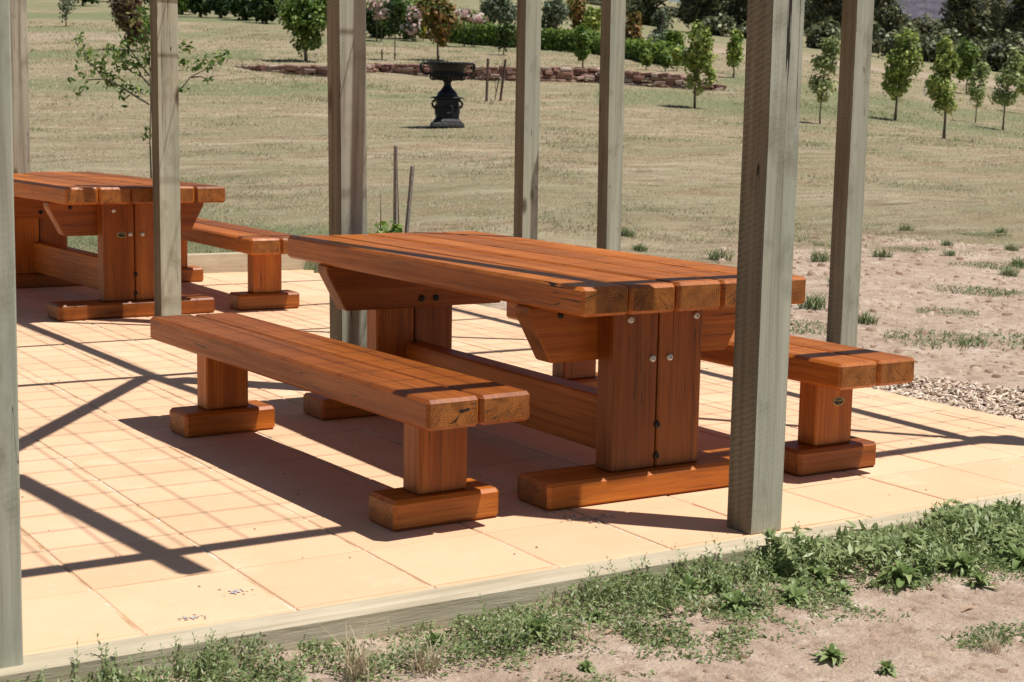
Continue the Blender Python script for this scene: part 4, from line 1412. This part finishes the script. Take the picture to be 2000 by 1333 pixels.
# leafy sapling behind the far table
def leafy_sapling():
    # stem and branches measured as polylines
    br = [[(295, 350), (294, 280), (292, 200), (291, 120), (289, 60)],
          [(292, 205), (262, 188), (232, 170), (205, 155), (188, 138), (172, 118), (162, 82)],
          [(292, 168), (275, 152), (256, 142), (243, 125), (232, 100)],
          [(293, 180), (325, 172), (352, 178), (372, 152), (402, 136), (432, 122)],
          [(232, 170), (212, 158), (170, 160), (163, 182)],
          [(292, 140), (305, 120), (340, 100), (360, 92)],
          [(291, 150), (270, 120), (252, 95), (240, 88)],
          [(372, 152), (392, 150), (408, 158)],
          [(256, 188), (245, 195)]]
    t, base, k, z0 = twiggy(295, 350, br, 'leafy young sapling with spreading branches behind the pale left post', dist=15.5, r=0.010, name='leafy_sapling')
    rng = np.random.default_rng(5)
    rr = np.array([RH[0], RH[1], 0])
    ff = np.array([FH[0], FH[1], 0])
    P = []
    spots = [(160, 85, 8, 14), (172, 110, 16, 16), (195, 130, 20, 18), (228, 110, 26, 18), (245, 90, 18, 12), (215, 150, 22, 14), (165, 150, 10, 14), (162, 178, 5, 12), (240, 125, 22, 16), (268, 130, 16, 18), (282, 95, 14, 40), (250, 172, 12, 8), (275, 182, 12, 8), (215, 168, 7, 10), (238, 190, 4, 12), (138, 160, 5, 6), (355, 125, 12, 12), (362, 95, 14, 10), (385, 130, 16, 12), (410, 122, 16, 12), (428, 115, 12, 12), (352, 175, 8, 8), (408, 155, 8, 5), (300, 70, 14, 30), (290, 40, 22, 25), (288, 262, 5, 10), (310, 110, 14, 14), (335, 100, 14, 10)]
    for cx, cy, rx, ry in spots:
        m = int(8 + rx * ry * 0.13)
        c = cx + rng.normal(size=m) * rx * 0.55
        r_ = cy + rng.normal(size=m) * ry * 0.55
        for a, b in zip(c, r_):
            P.append(rr * (a - 295) * k + ff * rng.normal() * 0.10 + np.array([0, 0, EYE[2] + (z0 - b) * k - base[2]]))
    P = np.array(P)
    N = rng.normal(size=P.shape) + np.array([0, 0, 0.4])
    V, F = leaf_quads(P, N, rng.uniform(0.045, 0.085, len(P)), rng, 0.42)
    link('foliage', np_mesh('foliage', V, F, np.repeat(np.clip(0.45 + 0.28 * rng.normal(size=len(P)), 0, 1), 4)), L_GREEN, t)
    g = MB()
    g.lathe([(0.028, 0), (0.028, 0.30), (0.026, 0.30), (0.026, 0.02)], 14)
    g.build('tree_guard', M_GUARD, t)


leafy_sapling()

# white-posted farm fence by the right-hand trees
def farm_fence():
    A, d = hit(1700, 168)
    t = thing('rail_fence', 'short white-posted rail fence among the right-hand young trees', 'fence', A)
    k = d / F_PX
    rr = np.array([RH[0], RH[1], 0])
    for px, h, w in ((1725, 36, 3.0), (1788, 30, 2.5), (1809, 26, 2.5)):
        q = at_dist(px, d) - A
        m = MB()
        c = q
        m.box((c[0] - w * k / 2, c[1] - w * k / 2, c[2] - 0.2), (c[0] + w * k / 2, c[1] + w * k / 2, c[2] + h * k), 0.01)
        m.build('fence_post', M_WHITE, t)
    q = Vector(at_dist(1788, d) - A)
    m = MB()
    m.box((q.x, q.y - 0.03, q.z + 16 * k), (q.x + 22 * k, q.y + 0.03, q.z + 25 * k), 0.01)
    m.build('rail_board', plain('orange_board', (0.42, 0.22, 0.08), 0.7), t)


farm_fence()

# ------------------------------------------------------------------ grass, weeds, mulch, litter
def blade_mesh(base, h, w, bend, rng, var):
    """one curved blade = two triangles-ish quads -> use 2 quads"""
    n = len(base)
    a = rng.uniform(0, 2 * PI, n)
    dr = np.stack([np.cos(a), np.sin(a), 0 * a], 1)
    sd_ = np.stack([-np.sin(a), np.cos(a), 0 * a], 1)
    up = np.array([0, 0, 1.0])
    p0, p1, p2 = base, base + up * (h * 0.6)[:, None] + dr * (bend * 0.35 * h)[:, None], base + up * (h * 0.95)[:, None] + dr * (bend * h)[:, None]
    W = w[:, None]
    V = np.stack([p0 - sd_ * W * .5, p0 + sd_ * W * .5, p1 + sd_ * W * .42, p1 - sd_ * W * .42, p2 + sd_ * W * .08, p2 - sd_ * W * .08], 1).reshape(-1, 3)
    i = np.arange(n)[:, None] * 6
    F = np.concatenate([i + np.array([[0, 1, 2, 3]]), i + np.array([[3, 2, 4, 5]])], 0)
    return V, F, np.repeat(var, 6)


def lawn_grass():
    rng = np.random.default_rng(2)
    n = 300000
    d = 12.2 + (78 - 12.2) * rng.random(n) ** 1.9
    a = rng.uniform(-0.36, 0.36, n)
    s = a * d
    X = EYE[0] + d * FH[0] + s * RH[0]
    Y = EYE[1] + d * FH[1] + s * RH[1]
    u, v = to_patio(X, Y)
    col = 1000 + a * F_PX
    edge = np.interp(col, [-500, 900, 1300, 1500, 1700, 2000, 2600], [11.0, 11.0, 12.6, 14.3, 16.0, 15.5, 15.5])
    cl = vnoise(X * 2.3, Y * 2.3, 21, 3)
    keep = (rng.random(n) < np.clip((cl - 0.22) * 2.2, 0, 1)) & (d > edge + 0.9 * rng.normal(size=n)) & ((v > P_Y1 + 0.14) | (u > P_X1 + 0.3))
    X, Y, d, col = X[keep], Y[keep], d[keep], col[keep]
    n = len(X)
    big = vnoise(X * 0.5, Y * 0.5, 31, 3)
    green = np.exp(-((d - 13.6) / 1.0) ** 2) * (col < 760)
    green = np.maximum(green, np.clip((big - 0.50) * 5, 0, 1) * 0.85)
    var = np.clip(0.68 + 0.2 * rng.normal(size=n) - 0.55 * green, 0, 1)
    h = rng.uniform(0.010, 0.026, n) * (1 + 0.9 * green) * np.clip(d / 20, 1, 2.2)
    V, F, vv = blade_mesh(np.stack([X, Y, ground_z(X, Y) - 0.004], 1), h, rng.uniform(0.004, 0.008, n) * (d / 15), rng.uniform(0.5, 2.2, n), rng, var)
    kind(link('grass', np_mesh('grass', V, F, vv), L_STRAW), 'stuff')


lawn_grass()


def tuft_proto(name, rng, n, h, spread, wid, mat, label, cat, bend=(0.3, 1.0), grp=None):
    t = thing(name, label, cat, (0, 0, -50), 0, grp)
    r = spread * 0.35 * np.sqrt(rng.random(n))
    a = rng.uniform(0, 2 * PI, n)
    base = np.stack([r * np.cos(a), r * np.sin(a), np.full(n, -0.005)], 1)
    H = h * rng.uniform(0.45, 1.0, n)
    V, F, vv = blade_mesh(base, H, wid * rng.uniform(0.7, 1.2, n), rng.uniform(*bend, n), rng, np.clip(rng.normal(0.45, 0.25, n), 0, 1))
    link('blades', np_mesh('blades', V, F, vv), mat, t)
    return t


def place(proto, used, loc, rotz, label, scale, grp=None):
    if not used:
        proto.location = loc
        proto.rotation_euler = (0, 0, rotz)
        proto.scale = (scale,) * 3
        proto['label'] = label
        if grp:
            proto['group'] = grp
        used.append(1)
        return proto
    return copy_tree(proto, loc, rotz, label, scale, grp)


TUF = 'grass tufts on the bare soil'
tp1 = tuft_proto('grass_tuft', RNG, 95, 0.10, 0.22, 0.007, L_TUFT, 'x', 'grass tuft', (0.4, 1.6), TUF)
tp2 = tuft_proto('grass_tuft', RNG, 420, 0.040, 0.75, 0.006, L_TUFT, 'x', 'grass tuft', (0.5, 1.8), TUF)
u1, u2 = [], []
for px, row, sc, fl, lab in [
        (1600, 512, 1.0, 0, 'leafy green tuft right behind the end of the middle tabletop, between the posts'),
        (1722, 503, 0.9, 0, 'upright dark green tuft alone on pale soil right of the second post'),
        (1770, 452, 0.75, 0, 'small upright tuft at the edge of the dry lawn'),
        (1588, 604, 1.1, 0, 'broad spiky tuft beside the tabletop end'),
        (1405, 508, 1.0, 0, 'green tuft behind the middle table, left of the nearest post'),
        (1222, 462, 0.9, 0, 'green tuft at the foot of the second pale post'),
        (1250, 490, 0.7, 0, 'low tuft between the second pale post and the nearest post'),
        (1905, 570, 1.0, 1, 'wide flat green clump in the middle of the right-hand soil'),
        (1825, 665, 1.15, 1, 'long flat grass patch on the soil above the mulch'),
        (1985, 668, 1.2, 1, 'flat grass patch at the right edge above the mulch'),
        (1970, 540, 0.8, 0, 'pale spiky tuft near the right edge'),
        (1990, 522, 0.9, 0, 'green tuft at the right edge in a low grassy strip'),
        (1850, 480, 0.6, 0, 'little tuft under the lawn edge, upper of two'),
        (1855, 500, 0.6, 0, 'little tuft under the lawn edge, lower of two'),
        (1780, 487, 0.6, 1, 'brownish flat tuft left of the two little ones'),
        (1640, 560, 0.9, 0, 'tuft hidden partly by the second right-hand post'),
        (1690, 632, 0.8, 0, 'tuft against the foot of the second right-hand post'),
        (1560, 640, 0.9, 1, 'flat tuft just above the right-hand bench seat'),
        (1975, 490, 0.7, 0, 'small tuft on the right edge below the lawn'),
        (1940, 520, 1.0, 1, 'thin grassy strip leading to the right edge'),
        (1915, 460, 0.7, 1, 'brown green tuft on the lawn margin at right'),
        (1630, 480, 0.8, 1, 'flat tuft behind the second right-hand post on the lawn margin'),
        (1850, 610, 0.55, 1, 'tiny flat tuft in the middle of bare soil'),
        (1955, 455, 0.6, 0, 'small stiff tuft beside the lawn margin near the right edge')]:
    g, d = hit(px, row)
    if fl == 0:
        place(tp1, u1, g, random.uniform(0, 6), lab, sc * 1.25)
    else:
        o = place(tp2, u2, g, random.uniform(0, 6), lab, sc * 1.45)
        o.scale = (o.scale[0] * random.uniform(.8, 1.3), o.scale[1] * random.uniform(.7, 1.2), o.scale[2] * 0.6)

# leafy plant at the stakes and tall seed heads by the nearest post
def leafy_plant(px, dist, lab, n=70, r=0.22, h=0.26):
    b = at_dist(px, dist)
    t = thing('leafy_plant', lab, 'plant', b, 0)
    rng = np.random.default_rng(px)
    foliage('foliage', [((0, 0, h * 0.55), (r, r, h * 0.5), 1)], n, 0.085, L_GREEN, t, rng, 0.6)
    m = MB()
    for i in range(5):
        m.tube([(0, 0, -0.05), (rng.normal() * r * .4, rng.normal() * r * .4, h * .7)], [0.006, 0.003], 4)
    m.build('stem', M_BARK, t)


leafy_plant(752, 12.95, 'green leafy plant at the foot of the two grey stakes', 110, 0.17, 0.30)
leafy_plant(858, 13.0, 'low small plant behind the middle table right of the stakes', 50, 0.12, 0.12)


def rosette_proto(rng, n, length, width, lift, label, grp):
    t = thing('rosette_weed', label, 'weed', (0, 0, -50), 0, grp)
    V, F, vv = [], [], []
    for i in range(n):
        a = i * 2.39996 + rng.uniform(-.3, .3)
        f = i / n
        L = length * (0.6 + 0.4 * rng.random()) * (1 - 0.35 * f)
        el = lift * (0.25 + 1.0 * f) + rng.uniform(-.1, .1)
        dr = np.array([math.cos(a), math.sin(a), 0])
        sd_ = np.array([-math.sin(a), math.cos(a), 0])
        tone = np.clip(rng.normal(0.5, 0.18), 0, 1)
        pts = []
        for j, tt in enumerate((0.0, 0.3, 0.62, 0.85, 1.0)):
            e = el - 0.9 * tt * tt * (0.9 - f * 0.5)
            pts.append(dr * L * tt * math.cos(el * 0.8) + np.array([0, 0, L * tt * math.sin(max(e, -0.15)) + 0.004 + 0.01 * f]))
        ws = np.array([0.3, 0.85, 1.0, 0.6, 0.04]) * width
        i0 = len(V)
        for p, w in zip(pts, ws):
            V += [p - sd_ * w / 2 + np.array([0, 0, w * 0.14]), p, p + sd_ * w / 2 + np.array([0, 0, w * 0.14])]
            vv += [tone, min(1, tone + 0.25), tone]
        for j in range(4):
            q = i0 + 3 * j
            F += [(q, q + 1, q + 4, q + 3), (q + 1, q + 2, q + 5, q + 4)]
    link('leaves', np_mesh('leaves', np.array(V), np.array(F), np.array(vv), smooth=True), L_WEED, t)
    return t


WEE = 'rosette weeds along the front of the patio'
r1 = rosette_proto(RNG, 26, 0.105, 0.020, 0.85, 'x', WEE)
r2 = rosette_proto(RNG, 38, 0.092, 0.018, 1.2, 'x', WEE)
r3 = rosette_proto(RNG, 15, 0.135, 0.016, 1.25, 'x', WEE)
r4 = rosette_proto(RNG, 19, 0.085, 0.027, 0.6, 'x', WEE)
q3, q4 = [], []
WN = [0]
q1, q2 = [], []
for px, row, sc, ty, lab in [
        (1052, 1250, 1.15, 1, 'pale upright rosette weed in the mat below the bench foot'),
        (1440, 1195, 1.1, 0, 'spiky rosette weed below the nearest post, on the edge of bare sand'),
        (1620, 1290, 0.85, 1, 'compact dark rosette weed alone on sand near the bottom edge'),
        (1735, 1318, 0.6, 1, 'small rosette weed at the bottom edge right of the compact one'),
        (1505, 1130, 1.15, 0, 'large leafy weed against the timber right of the nearest post'),
        (1560, 1115, 1.2, 1, 'tall leafy weed against the timber, second from the nearest post'),
        (1600, 1140, 1.1, 0, 'broad weed in front of the leafy weeds by the timber'),
        (1660, 1085, 1.35, 1, 'tall bushy weed where the timber shows below the right-hand bench'),
        (1700, 1075, 1.4, 1, 'tallest bushy weed against the right-hand timber'),
        (1745, 1090, 1.4, 0, 'wide bushy weed right of the tallest one'),
        (1790, 1090, 1.35, 1, 'bushy weed in the right-hand clump with a dark hollow below'),
        (1835, 1110, 1.45, 0, 'big drooping weed at the front of the right-hand clump'),
        (1880, 1120, 1.3, 1, 'upright weed at the right end of the clump'),
        (1915, 1150, 1.1, 0, 'outer weed sprawling onto the sand at right'),
        (1970, 1050, 1.3, 1, 'leafy weed at the right edge under the timber'),
        (1990, 1110, 1.1, 0, 'low weed at the right edge on gravelly sand'),
        (1760, 1140, 1.2, 0, 'weed sprawling below the dark hollow'),
        (1640, 1160, 1.0, 0, 'low weed at the front margin of the green mat'),
        (1400, 1150, 1.0, 0, 'weed just below the foot of the nearest post'),
        (1340, 1160, 0.9, 1, 'short weed left of the foot of the nearest post'),
        (1550, 1180, 0.9, 0, 'flat weed on the thin sandy fringe'),
        (1165, 1215, 0.7, 0, 'small flat weed in the left half of the mat'),
        (850, 1265, 0.7, 1, 'small upright weed against the left-hand timber'),
        (1145, 1312, 0.5, 1, 'tiny tuft-like weed on sand at the bottom edge')]:
    g, d = hit(px, row)
    WN[0] += 1
    pr, qq = ((r1, q1), (r2, q2), (r4, q4), (r3, q3))[ty + 2 * (WN[0] % 3 == 0 and sc > 1.05)]
    o = place(pr, qq, g, random.uniform(0, 6), lab, sc * random.uniform(0.85, 1.1))
    o.rotation_euler = (random.uniform(-.3, .3), random.uniform(-.3, .3), o.rotation_euler[2])
    o.scale = (o.scale[0] * random.uniform(.8, 1.2), o.scale[1] * random.uniform(.8, 1.2), o.scale[2] * random.uniform(.8, 1.25))


def ground_cover():
    rng = np.random.default_rng(8)
    n = 330000
    u = rng.uniform(-0.6, 6.0, n)
    v = -0.112 - rng.random(n) ** 1.15 * 1.15
    X, Y = patio_xy(u, v)
    s, d = sd_of(X, Y)
    a = s / np.maximum(d, 0.5)
    dist = -0.112 - v
    reach = np.interp(u, [-0.6, 0.2, 0.8, 1.3, 1.7, 2.2, 2.8, 3.4, 3.9, 4.4, 6], [0.45, 0.45, 0.30, 0.42, 0.50, 0.46, 0.40, 0.42, 0.36, 0.24, 0.2])
    nz = vnoise(X * 3.0, Y * 3.0, 41, 4)
    nz2 = vnoise(X * 9.0, Y * 9.0, 43, 3)
    dens = np.clip((reach * 0.92 - dist) / 0.16 + 0.35 + 3.0 * (nz - 0.5), 0, 1) * np.clip((nz2 - 0.27 - 0.35 * np.clip(dist - 0.12, 0, 0.5)) * 5, 0.0, 1)
    gap = np.exp(-((u - 0.88) / 0.21) ** 2) * np.exp(-((dist - 0.05) / 0.12) ** 2)
    dens = dens * (1 - 0.95 * gap)
    island = np.exp(-((u - 2.33) / 0.17) ** 2 - ((dist - 0.78) / 0.10) ** 2) + 0.8 * np.exp(-((u - 3.1) / 0.15) ** 2 - ((dist - 0.62) / 0.05) ** 2) + 0.7 * np.exp(-((u - 2.75) / 0.2) ** 2 - ((dist - 0.56) / 0.05) ** 2) + 0.9 * np.exp(-((u - 0.9) / 0.5) ** 2 - ((dist - 0.55) / 0.14) ** 2)
    dens = np.maximum(dens, np.clip(island * 1.6 - 0.5, 0, 1) * np.clip((nz2 - 0.25) * 4, 0, 1))
    keep = (rng.random(n) < dens * 0.62) & (np.abs(a) < 0.42) & (d > 2.2)
    X, Y, dist, u = X[keep], Y[keep], dist[keep], u[keep]
    n = len(X)
    hgt = np.clip(1.15 - dist / 0.42, 0.12, 1) * (0.016 + 0.105 * vnoise(X * 6, Y * 6, 51, 2) ** 1.6)
    P = np.stack([X, Y, ground_z(X, Y) + hgt * rng.random(n) ** 0.7], 1)
    N = rng.normal(size=(n, 3)) * 0.7 + np.array([0, 0, 0.9])
    V, F = leaf_quads(P, N, rng.uniform(0.008, 0.021, n), rng, 0.40)
    tone = np.clip(0.50 + 0.2 * rng.normal(size=n) + 0.6 * (vnoise(X * 4, Y * 4, 61) - 0.5), 0, 1)
    vv = np.repeat(tone, 4)
    # upright sprigs with paired narrow leaves
    ms = 900
    su = rng.uniform(-0.5, 5.4, ms)
    sv = -0.118 - rng.random(ms) ** 1.6 * 0.30
    sx, sy = patio_xy(su, sv)
    ok = (vnoise(sx * 3.5, sy * 3.5, 71, 2) > 0.36) & ((np.abs(su - 0.88) > 0.2) | (rng.random(ms) < 0.12))
    sx, sy, su = sx[ok], sy[ok], su[ok]
    sz = ground_z(sx, sy)
    VV, FF, TT = [V], [F], [vv]
    off = len(V)
    BV, BB = [], []
    for x, y, z in zip(sx, sy, sz):
        h = rng.uniform(0.05, 0.13)
        lean = rng.normal(size=2) * 0.22
        m = int(h / 0.0062)
        f = np.linspace(0.15, 1, m)
        pos = np.stack([x + lean[0] * h * f ** 1.6, y + lean[1] * h * f ** 1.6, z + h * f], 1)
        ang = rng.uniform(0, 6.28) + np.arange(m) * 1.9
        dr = np.stack([np.cos(ang), np.sin(ang), np.full(m, 0.75)], 1)
        L = rng.uniform(0.018, 0.034) * (1.15 - 0.7 * f)
        sdv = np.stack([-np.sin(ang), np.cos(ang), 0 * ang], 1)
        tip = pos + dr * L[:, None] * 0.8
        mid = pos + dr * L[:, None] * 0.38
        W = L[:, None] * 0.19
        q = np.stack([pos, mid + sdv * W, tip, mid - sdv * W], 1).reshape(-1, 3)
        VV.append(q)
        FF.append(np.arange(4 * m).reshape(m, 4) + off)
        TT.append(np.repeat(np.clip(0.5 + 0.2 * rng.normal(size=m), 0, 0.92), 4))
        off += 4 * m
        # stem as a slim crossed strip
        st = np.array([[x - 0.0012, y, z], [x + 0.0012, y, z], [pos[-1][0] + 0.0005, pos[-1][1], pos[-1][2]], [pos[-1][0] - 0.0005, pos[-1][1], pos[-1][2]]])
        VV.append(st)
        FF.append(np.array([[0, 1, 2, 3]]) + off)
        TT.append(np.full(4, 0.9))
        off += 4
    # broad-leaved growth against the timber towards the right
    mb = 8200
    bu = np.clip(rng.normal(3.45, 0.62, mb), 2.2, 4.9)
    bv = -0.12 - rng.random(mb) ** 1.3 * np.interp(bu, [2.2, 2.8, 3.4, 3.9, 4.9], [0.16, 0.26, 0.32, 0.28, 0.14])
    bx, by = patio_xy(bu, bv)
    hh = 0.02 + 0.24 * np.clip(vnoise(bx * 5.5, by * 5.5, 81, 2) - 0.22, 0, 1) * np.clip(1.2 + (bv + 0.12) / 0.34, 0, 1)
    Pb = np.stack([bx, by, ground_z(bx, by) + hh * rng.random(mb) ** 0.55], 1)
    kb = vnoise(bx * 4.2, by * 4.2, 91, 2) > 0.36
    Pb = Pb[kb]
    Nb = rng.normal(size=Pb.shape) * 0.65 + np.array([-0.2, -0.3, 0.7])
    q, fq = leaf_quads(Pb, Nb, rng.uniform(0.022, 0.064, len(Pb)), rng, 0.27)
    VV.append(q)
    FF.append(fq + off)
    TT.append(np.repeat(np.clip(0.72 + 0.16 * rng.normal(size=len(Pb)), 0, 0.9), 4))
    off += len(q)
    kind(link('ground_cover', np_mesh('ground_cover', np.concatenate(VV), np.concatenate(FF), np.concatenate(TT)), L_MAT), 'stuff')


ground_cover()


def straw_clump(px, row, lab, sc):
    g, d = hit(px, row)
    rng = np.random.default_rng(px)
    t = thing('dry_grass_clump', lab, 'dry grass', g, 0, 'dry straw clumps near the bottom edge', sc)
    n = 60
    r = 0.03 * np.sqrt(rng.random(n))
    a = rng.uniform(0, 6.28, n)
    V, F, vv = blade_mesh(np.stack([r * np.cos(a), r * np.sin(a), 0 * a - 0.004], 1), rng.uniform(0.05, 0.11, n), rng.uniform(0.002, 0.004, n), rng.uniform(0.1, 1.2, n), rng, rng.uniform(0.55, 1.0, n))
    link('blades', np_mesh('blades', V, F, vv), L_STRAW, t)


straw_clump(830, 1316, 'dry straw clump against green mat at the bottom, right of centre-left', 1.0)
straw_clump(700, 1330, 'dry straw clump cut by the bottom edge', 1.2)
straw_clump(1940, 1275, 'dry straw clump on bare sand at the lower right', 0.6)


def seed_head(px, row, h_px, lean_px, lab):
    g, d = hit(px, row)
    k = d / F_PX
    t = thing('seed_head_grass', lab, 'grass stalk', g, 0, 'grass stalks with seed heads by the nearest post')
    rr = Vector((RH[0], RH[1], 0))
    H = h_px * k
    pts = [Vector((0, 0, 0)), rr * lean_px * k * 0.3 + Vector((0, 0, H * 0.55)), rr * lean_px * k + Vector((0, 0, H))]
    m = MB()
    m.tube(pts, [0.0013, 0.0011, 0.0008], 4)
    m.build('stalk', L_STRAWPLAIN, t)
    m = MB()
    e = pts[-1]
    dv = (pts[-1] - pts[-2]).normalized()
    m.tube([e - dv * 0.004, e + dv * 0.008, e + dv * 0.02, e + dv * 0.03], [0.002, 0.0055, 0.005, 0.001], 7)
    m.build('seed_head', L_SEED, t, True)


L_STRAWPLAIN = plain('stalk', (0.30, 0.30, 0.15), 0.7)
L_SEED = plain('seed_head', (0.48, 0.42, 0.27), 0.9, 0.3, 300, 0.8)
seed_head(1478, 1085, 78, 22, 'tall seed stalk in front of the right face of the nearest post')
seed_head(1428, 1075, 70, 4, 'seed stalk with round head at the left corner of the nearest post')
seed_head(1462, 1085, 55, 4, 'short seed stalk before the corner of the nearest post')
seed_head(1545, 1075, 45, -5, 'green seed stalk just right of the nearest post')


def mulch():
    rng = np.random.default_rng(12)
    n = 15000
    u = P_X1 + 0.02 + rng.random(n) ** 1.2 * 2.1
    v = rng.uniform(-0.1, 3.2, n)
    X, Y = patio_xy(u, v)
    far = np.interp(v, [-0.1, 0.5, 1.4, 2.2, 3.2], [2.1, 1.9, 1.0, 0.5, 0.2])
    keep = (u - P_X1) < far * (0.75 + 0.5 * vnoise(X * 2, Y * 2, 5))
    X, Y = X[keep], Y[keep]
    n = len(X)
    P = np.stack([X, Y, ground_z(X, Y) + 0.006 + 0.022 * rng.random(n)], 1)
    N = rng.normal(size=(n, 3)) * 0.35 + np.array([0, 0, 1.0])
    # chips with thickness: flat boxes
    N /= np.linalg.norm(N, axis=1, keepdims=True)
    t = rng.normal(size=(n, 3))
    t -= (t * N).sum(1, keepdims=True) * N
    t /= np.linalg.norm(t, axis=1, keepdims=True)
    w = np.cross(N, t)
    L = rng.uniform(0.010, 0.040, n)[:, None]
    W = rng.uniform(0.0025, 0.007, n)[:, None]
    T = 0.0025
    c = [P + sx * t * L + sy * w * W + sz * N * T for sz in (-1, 1) for sx, sy in ((-1, -1), (1, -1), (1, 1), (-1, 1))]
    V = np.stack(c, 1).reshape(-1, 3)
    i = np.arange(n)[:, None] * 8
    F = np.concatenate([i + np.array([f]) for f in ([4, 5, 6, 7], [0, 1, 5, 4], [1, 2, 6, 5], [2, 3, 7, 6], [3, 0, 4, 7])], 0)
    b = NT('wood_chip')
    col = b.ramp(b.attr('var'), [(0, (0.22, 0.14, 0.10)), (0.3, (0.48, 0.36, 0.26)), (0.7, (0.68, 0.55, 0.44)), (1, (0.80, 0.69, 0.58))])
    kind(link('mulch', np_mesh('mulch', V, F, np.repeat(rng.random(n), 8)), b.done(col, 0.85, spec=0.2)), 'stuff')


mulch()


def clods():
    """pebbles and clods lying on the bare soil, twigs and crumbs on the paving"""
    rng = np.random.default_rng(19)
    V, F, T = [], [], []
    off = 0

    def lump(p, r, tone):
        nonlocal off
        q = rng.normal(size=(8, 3)) * 0.18
        s = np.array([[-1, -1, -1], [1, -1, -1], [1, 1, -1], [-1, 1, -1], [-.7, -.7, .8], [.7, -.7, .8], [.7, .7, .8], [-.7, .7, .8]]) + q
        a = rng.uniform(0, 6.28)
        R = np.array([[math.cos(a), -math.sin(a), 0], [math.sin(a), math.cos(a), 0], [0, 0, 1]])
        V.append(p + (s * np.array([1, rng.uniform(.5, 1), .6]) * r) @ R.T)
        F.append(np.array([[4, 5, 6, 7], [0, 1, 5, 4], [1, 2, 6, 5], [2, 3, 7, 6], [3, 0, 4, 7]]) + off)
        T.append(np.full(8, tone))
        off += 8
    for _ in range(2600):
        u, v = rng.uniform(-0.6, 6.5), -0.12 - rng.random() * 1.6
        x, y = patio_xy(u, v)
        lump(np.array([x, y, float(ground_z(x, y))]), 0.003 + 0.013 * rng.random() ** 5, rng.random() * 0.8)
    for _ in range(2200):
        d = rng.uniform(8.2, 16)
        a = rng.uniform(0.12, 0.36)
        x, y = EYE[0] + d * (FH[0] + a * RH[0]), EYE[1] + d * (FH[1] + a * RH[1])
        u, v = to_patio(x, y)
        if u < P_X1 + 0.1:
            continue
        lump(np.array([x, y, float(ground_z(x, y))]), 0.006 + 0.032 * rng.random() ** 6, rng.random() * 0.8)
    me = np_mesh('soil_clods', np.concatenate(V), np.concatenate(F), np.concatenate(T))
    b = NT('clod')
    col = b.ramp(b.attr('var'), [(0, (0.22, 0.14, 0.10)), (0.5, (0.42, 0.31, 0.23)), (1, (0.56, 0.46, 0.36))])
    kind(link('soil_clods', me, b.done(col, 0.95, spec=0.1)), 'stuff')
    V, F, T = [], [], []
    off = 0
    for _ in range(90):
        u, v = rng.uniform(0.1, 4.5), rng.random() ** 1.5 * 5
        x, y = patio_xy(u, v)
        lump(np.array([x, y, 0.002]), 0.002 + 0.003 * rng.random() ** 3, rng.random() * 0.35)
    for cx, cy, m in ((1140, 1018, 22), (1165, 1012, 12), (1085, 1004, 8)):
        for _ in range(m):
            dr = pix_dir(cx + rng.normal() * 20, cy + rng.normal() * 4)
            tt = -EYE[2] / dr[2]
            p = EYE + tt * dr
            lump(np.array([p[0], p[1], 0.002]), 0.002 + 0.003 * rng.random(), 0.15 + rng.random() * 0.6)
    kind(link('leaf_litter', np_mesh('leaf_litter', np.concatenate(V), np.concatenate(F), np.concatenate(T)), bpy.data.materials['clod']), 'stuff')


clods()


def bark_piece(px, row, L, lab, ang):
    g, d = hit(px, row)
    t = MB()
    t.tube([(-L / 2, 0, 0.003), (0, 0.004, 0.008), (L / 2, 0, 0.004)], [0.002, 0.006, 0.002], 6)
    o = t.build('bark_strip', plain('pale_bark_strip', (0.45, 0.30, 0.20), 0.9, 0.3, 60), None)
    o.location = g
    o.rotation_euler = (0, 0, ang)
    tag(o, lab, 'bark strip', 'curled bark strips on the sand')


bark_piece(1190, 1240, 0.055, 'curled reddish bark strip at the edge of the mat, left of the spiky rosette weed', 0.3)
bark_piece(1300, 1255, 0.05, 'brown bark strip on sand below the mat', -0.4)
bark_piece(1890, 1195, 0.06, 'pale twig on the sand under the right-hand clump', 0.1)


def droppings(px, row, lab):
    dr = pix_dir(px, row)
    p = EYE - EYE[2] / dr[2] * dr
    rng = np.random.default_rng(px)
    b = bmesh.new()
    for i in range(26):
        c = Vector((rng.normal() * 0.024, rng.normal() * 0.012, 0.0016 + 0.0004 * rng.random()))
        r = rng.uniform(0.002, 0.006)
        vs = [b.verts.new(c + Vector((r * math.cos(a) * rng.uniform(.6, 1.3), r * math.sin(a) * rng.uniform(.6, 1.3), 0))) for a in np.linspace(0, 2 * PI, 7)[:-1]]
        top = b.verts.new(c + Vector((0, 0, r * 0.25)))
        for j in range(6):
            b.faces.new((vs[j], vs[(j + 1) % 6], top))
    me = bpy.data.meshes.new('dropping_spot')
    b.to_mesh(me)
    b.free()
    o = link('dropping_spot', me, plain('dropping', (0.42, 0.39, 0.36), 0.8, 0.6, 180))
    o.location = (p[0], p[1], 0)
    o.rotation_euler = (0, 0, -0.5)
    tag(o, lab, 'dried spot', 'dried grey spots on the paving')


droppings(370, 1207, 'dried grey spot on the paver nearest to the front timber')
droppings(460, 1157, 'smeared dried grey spot one hand behind the other spot')
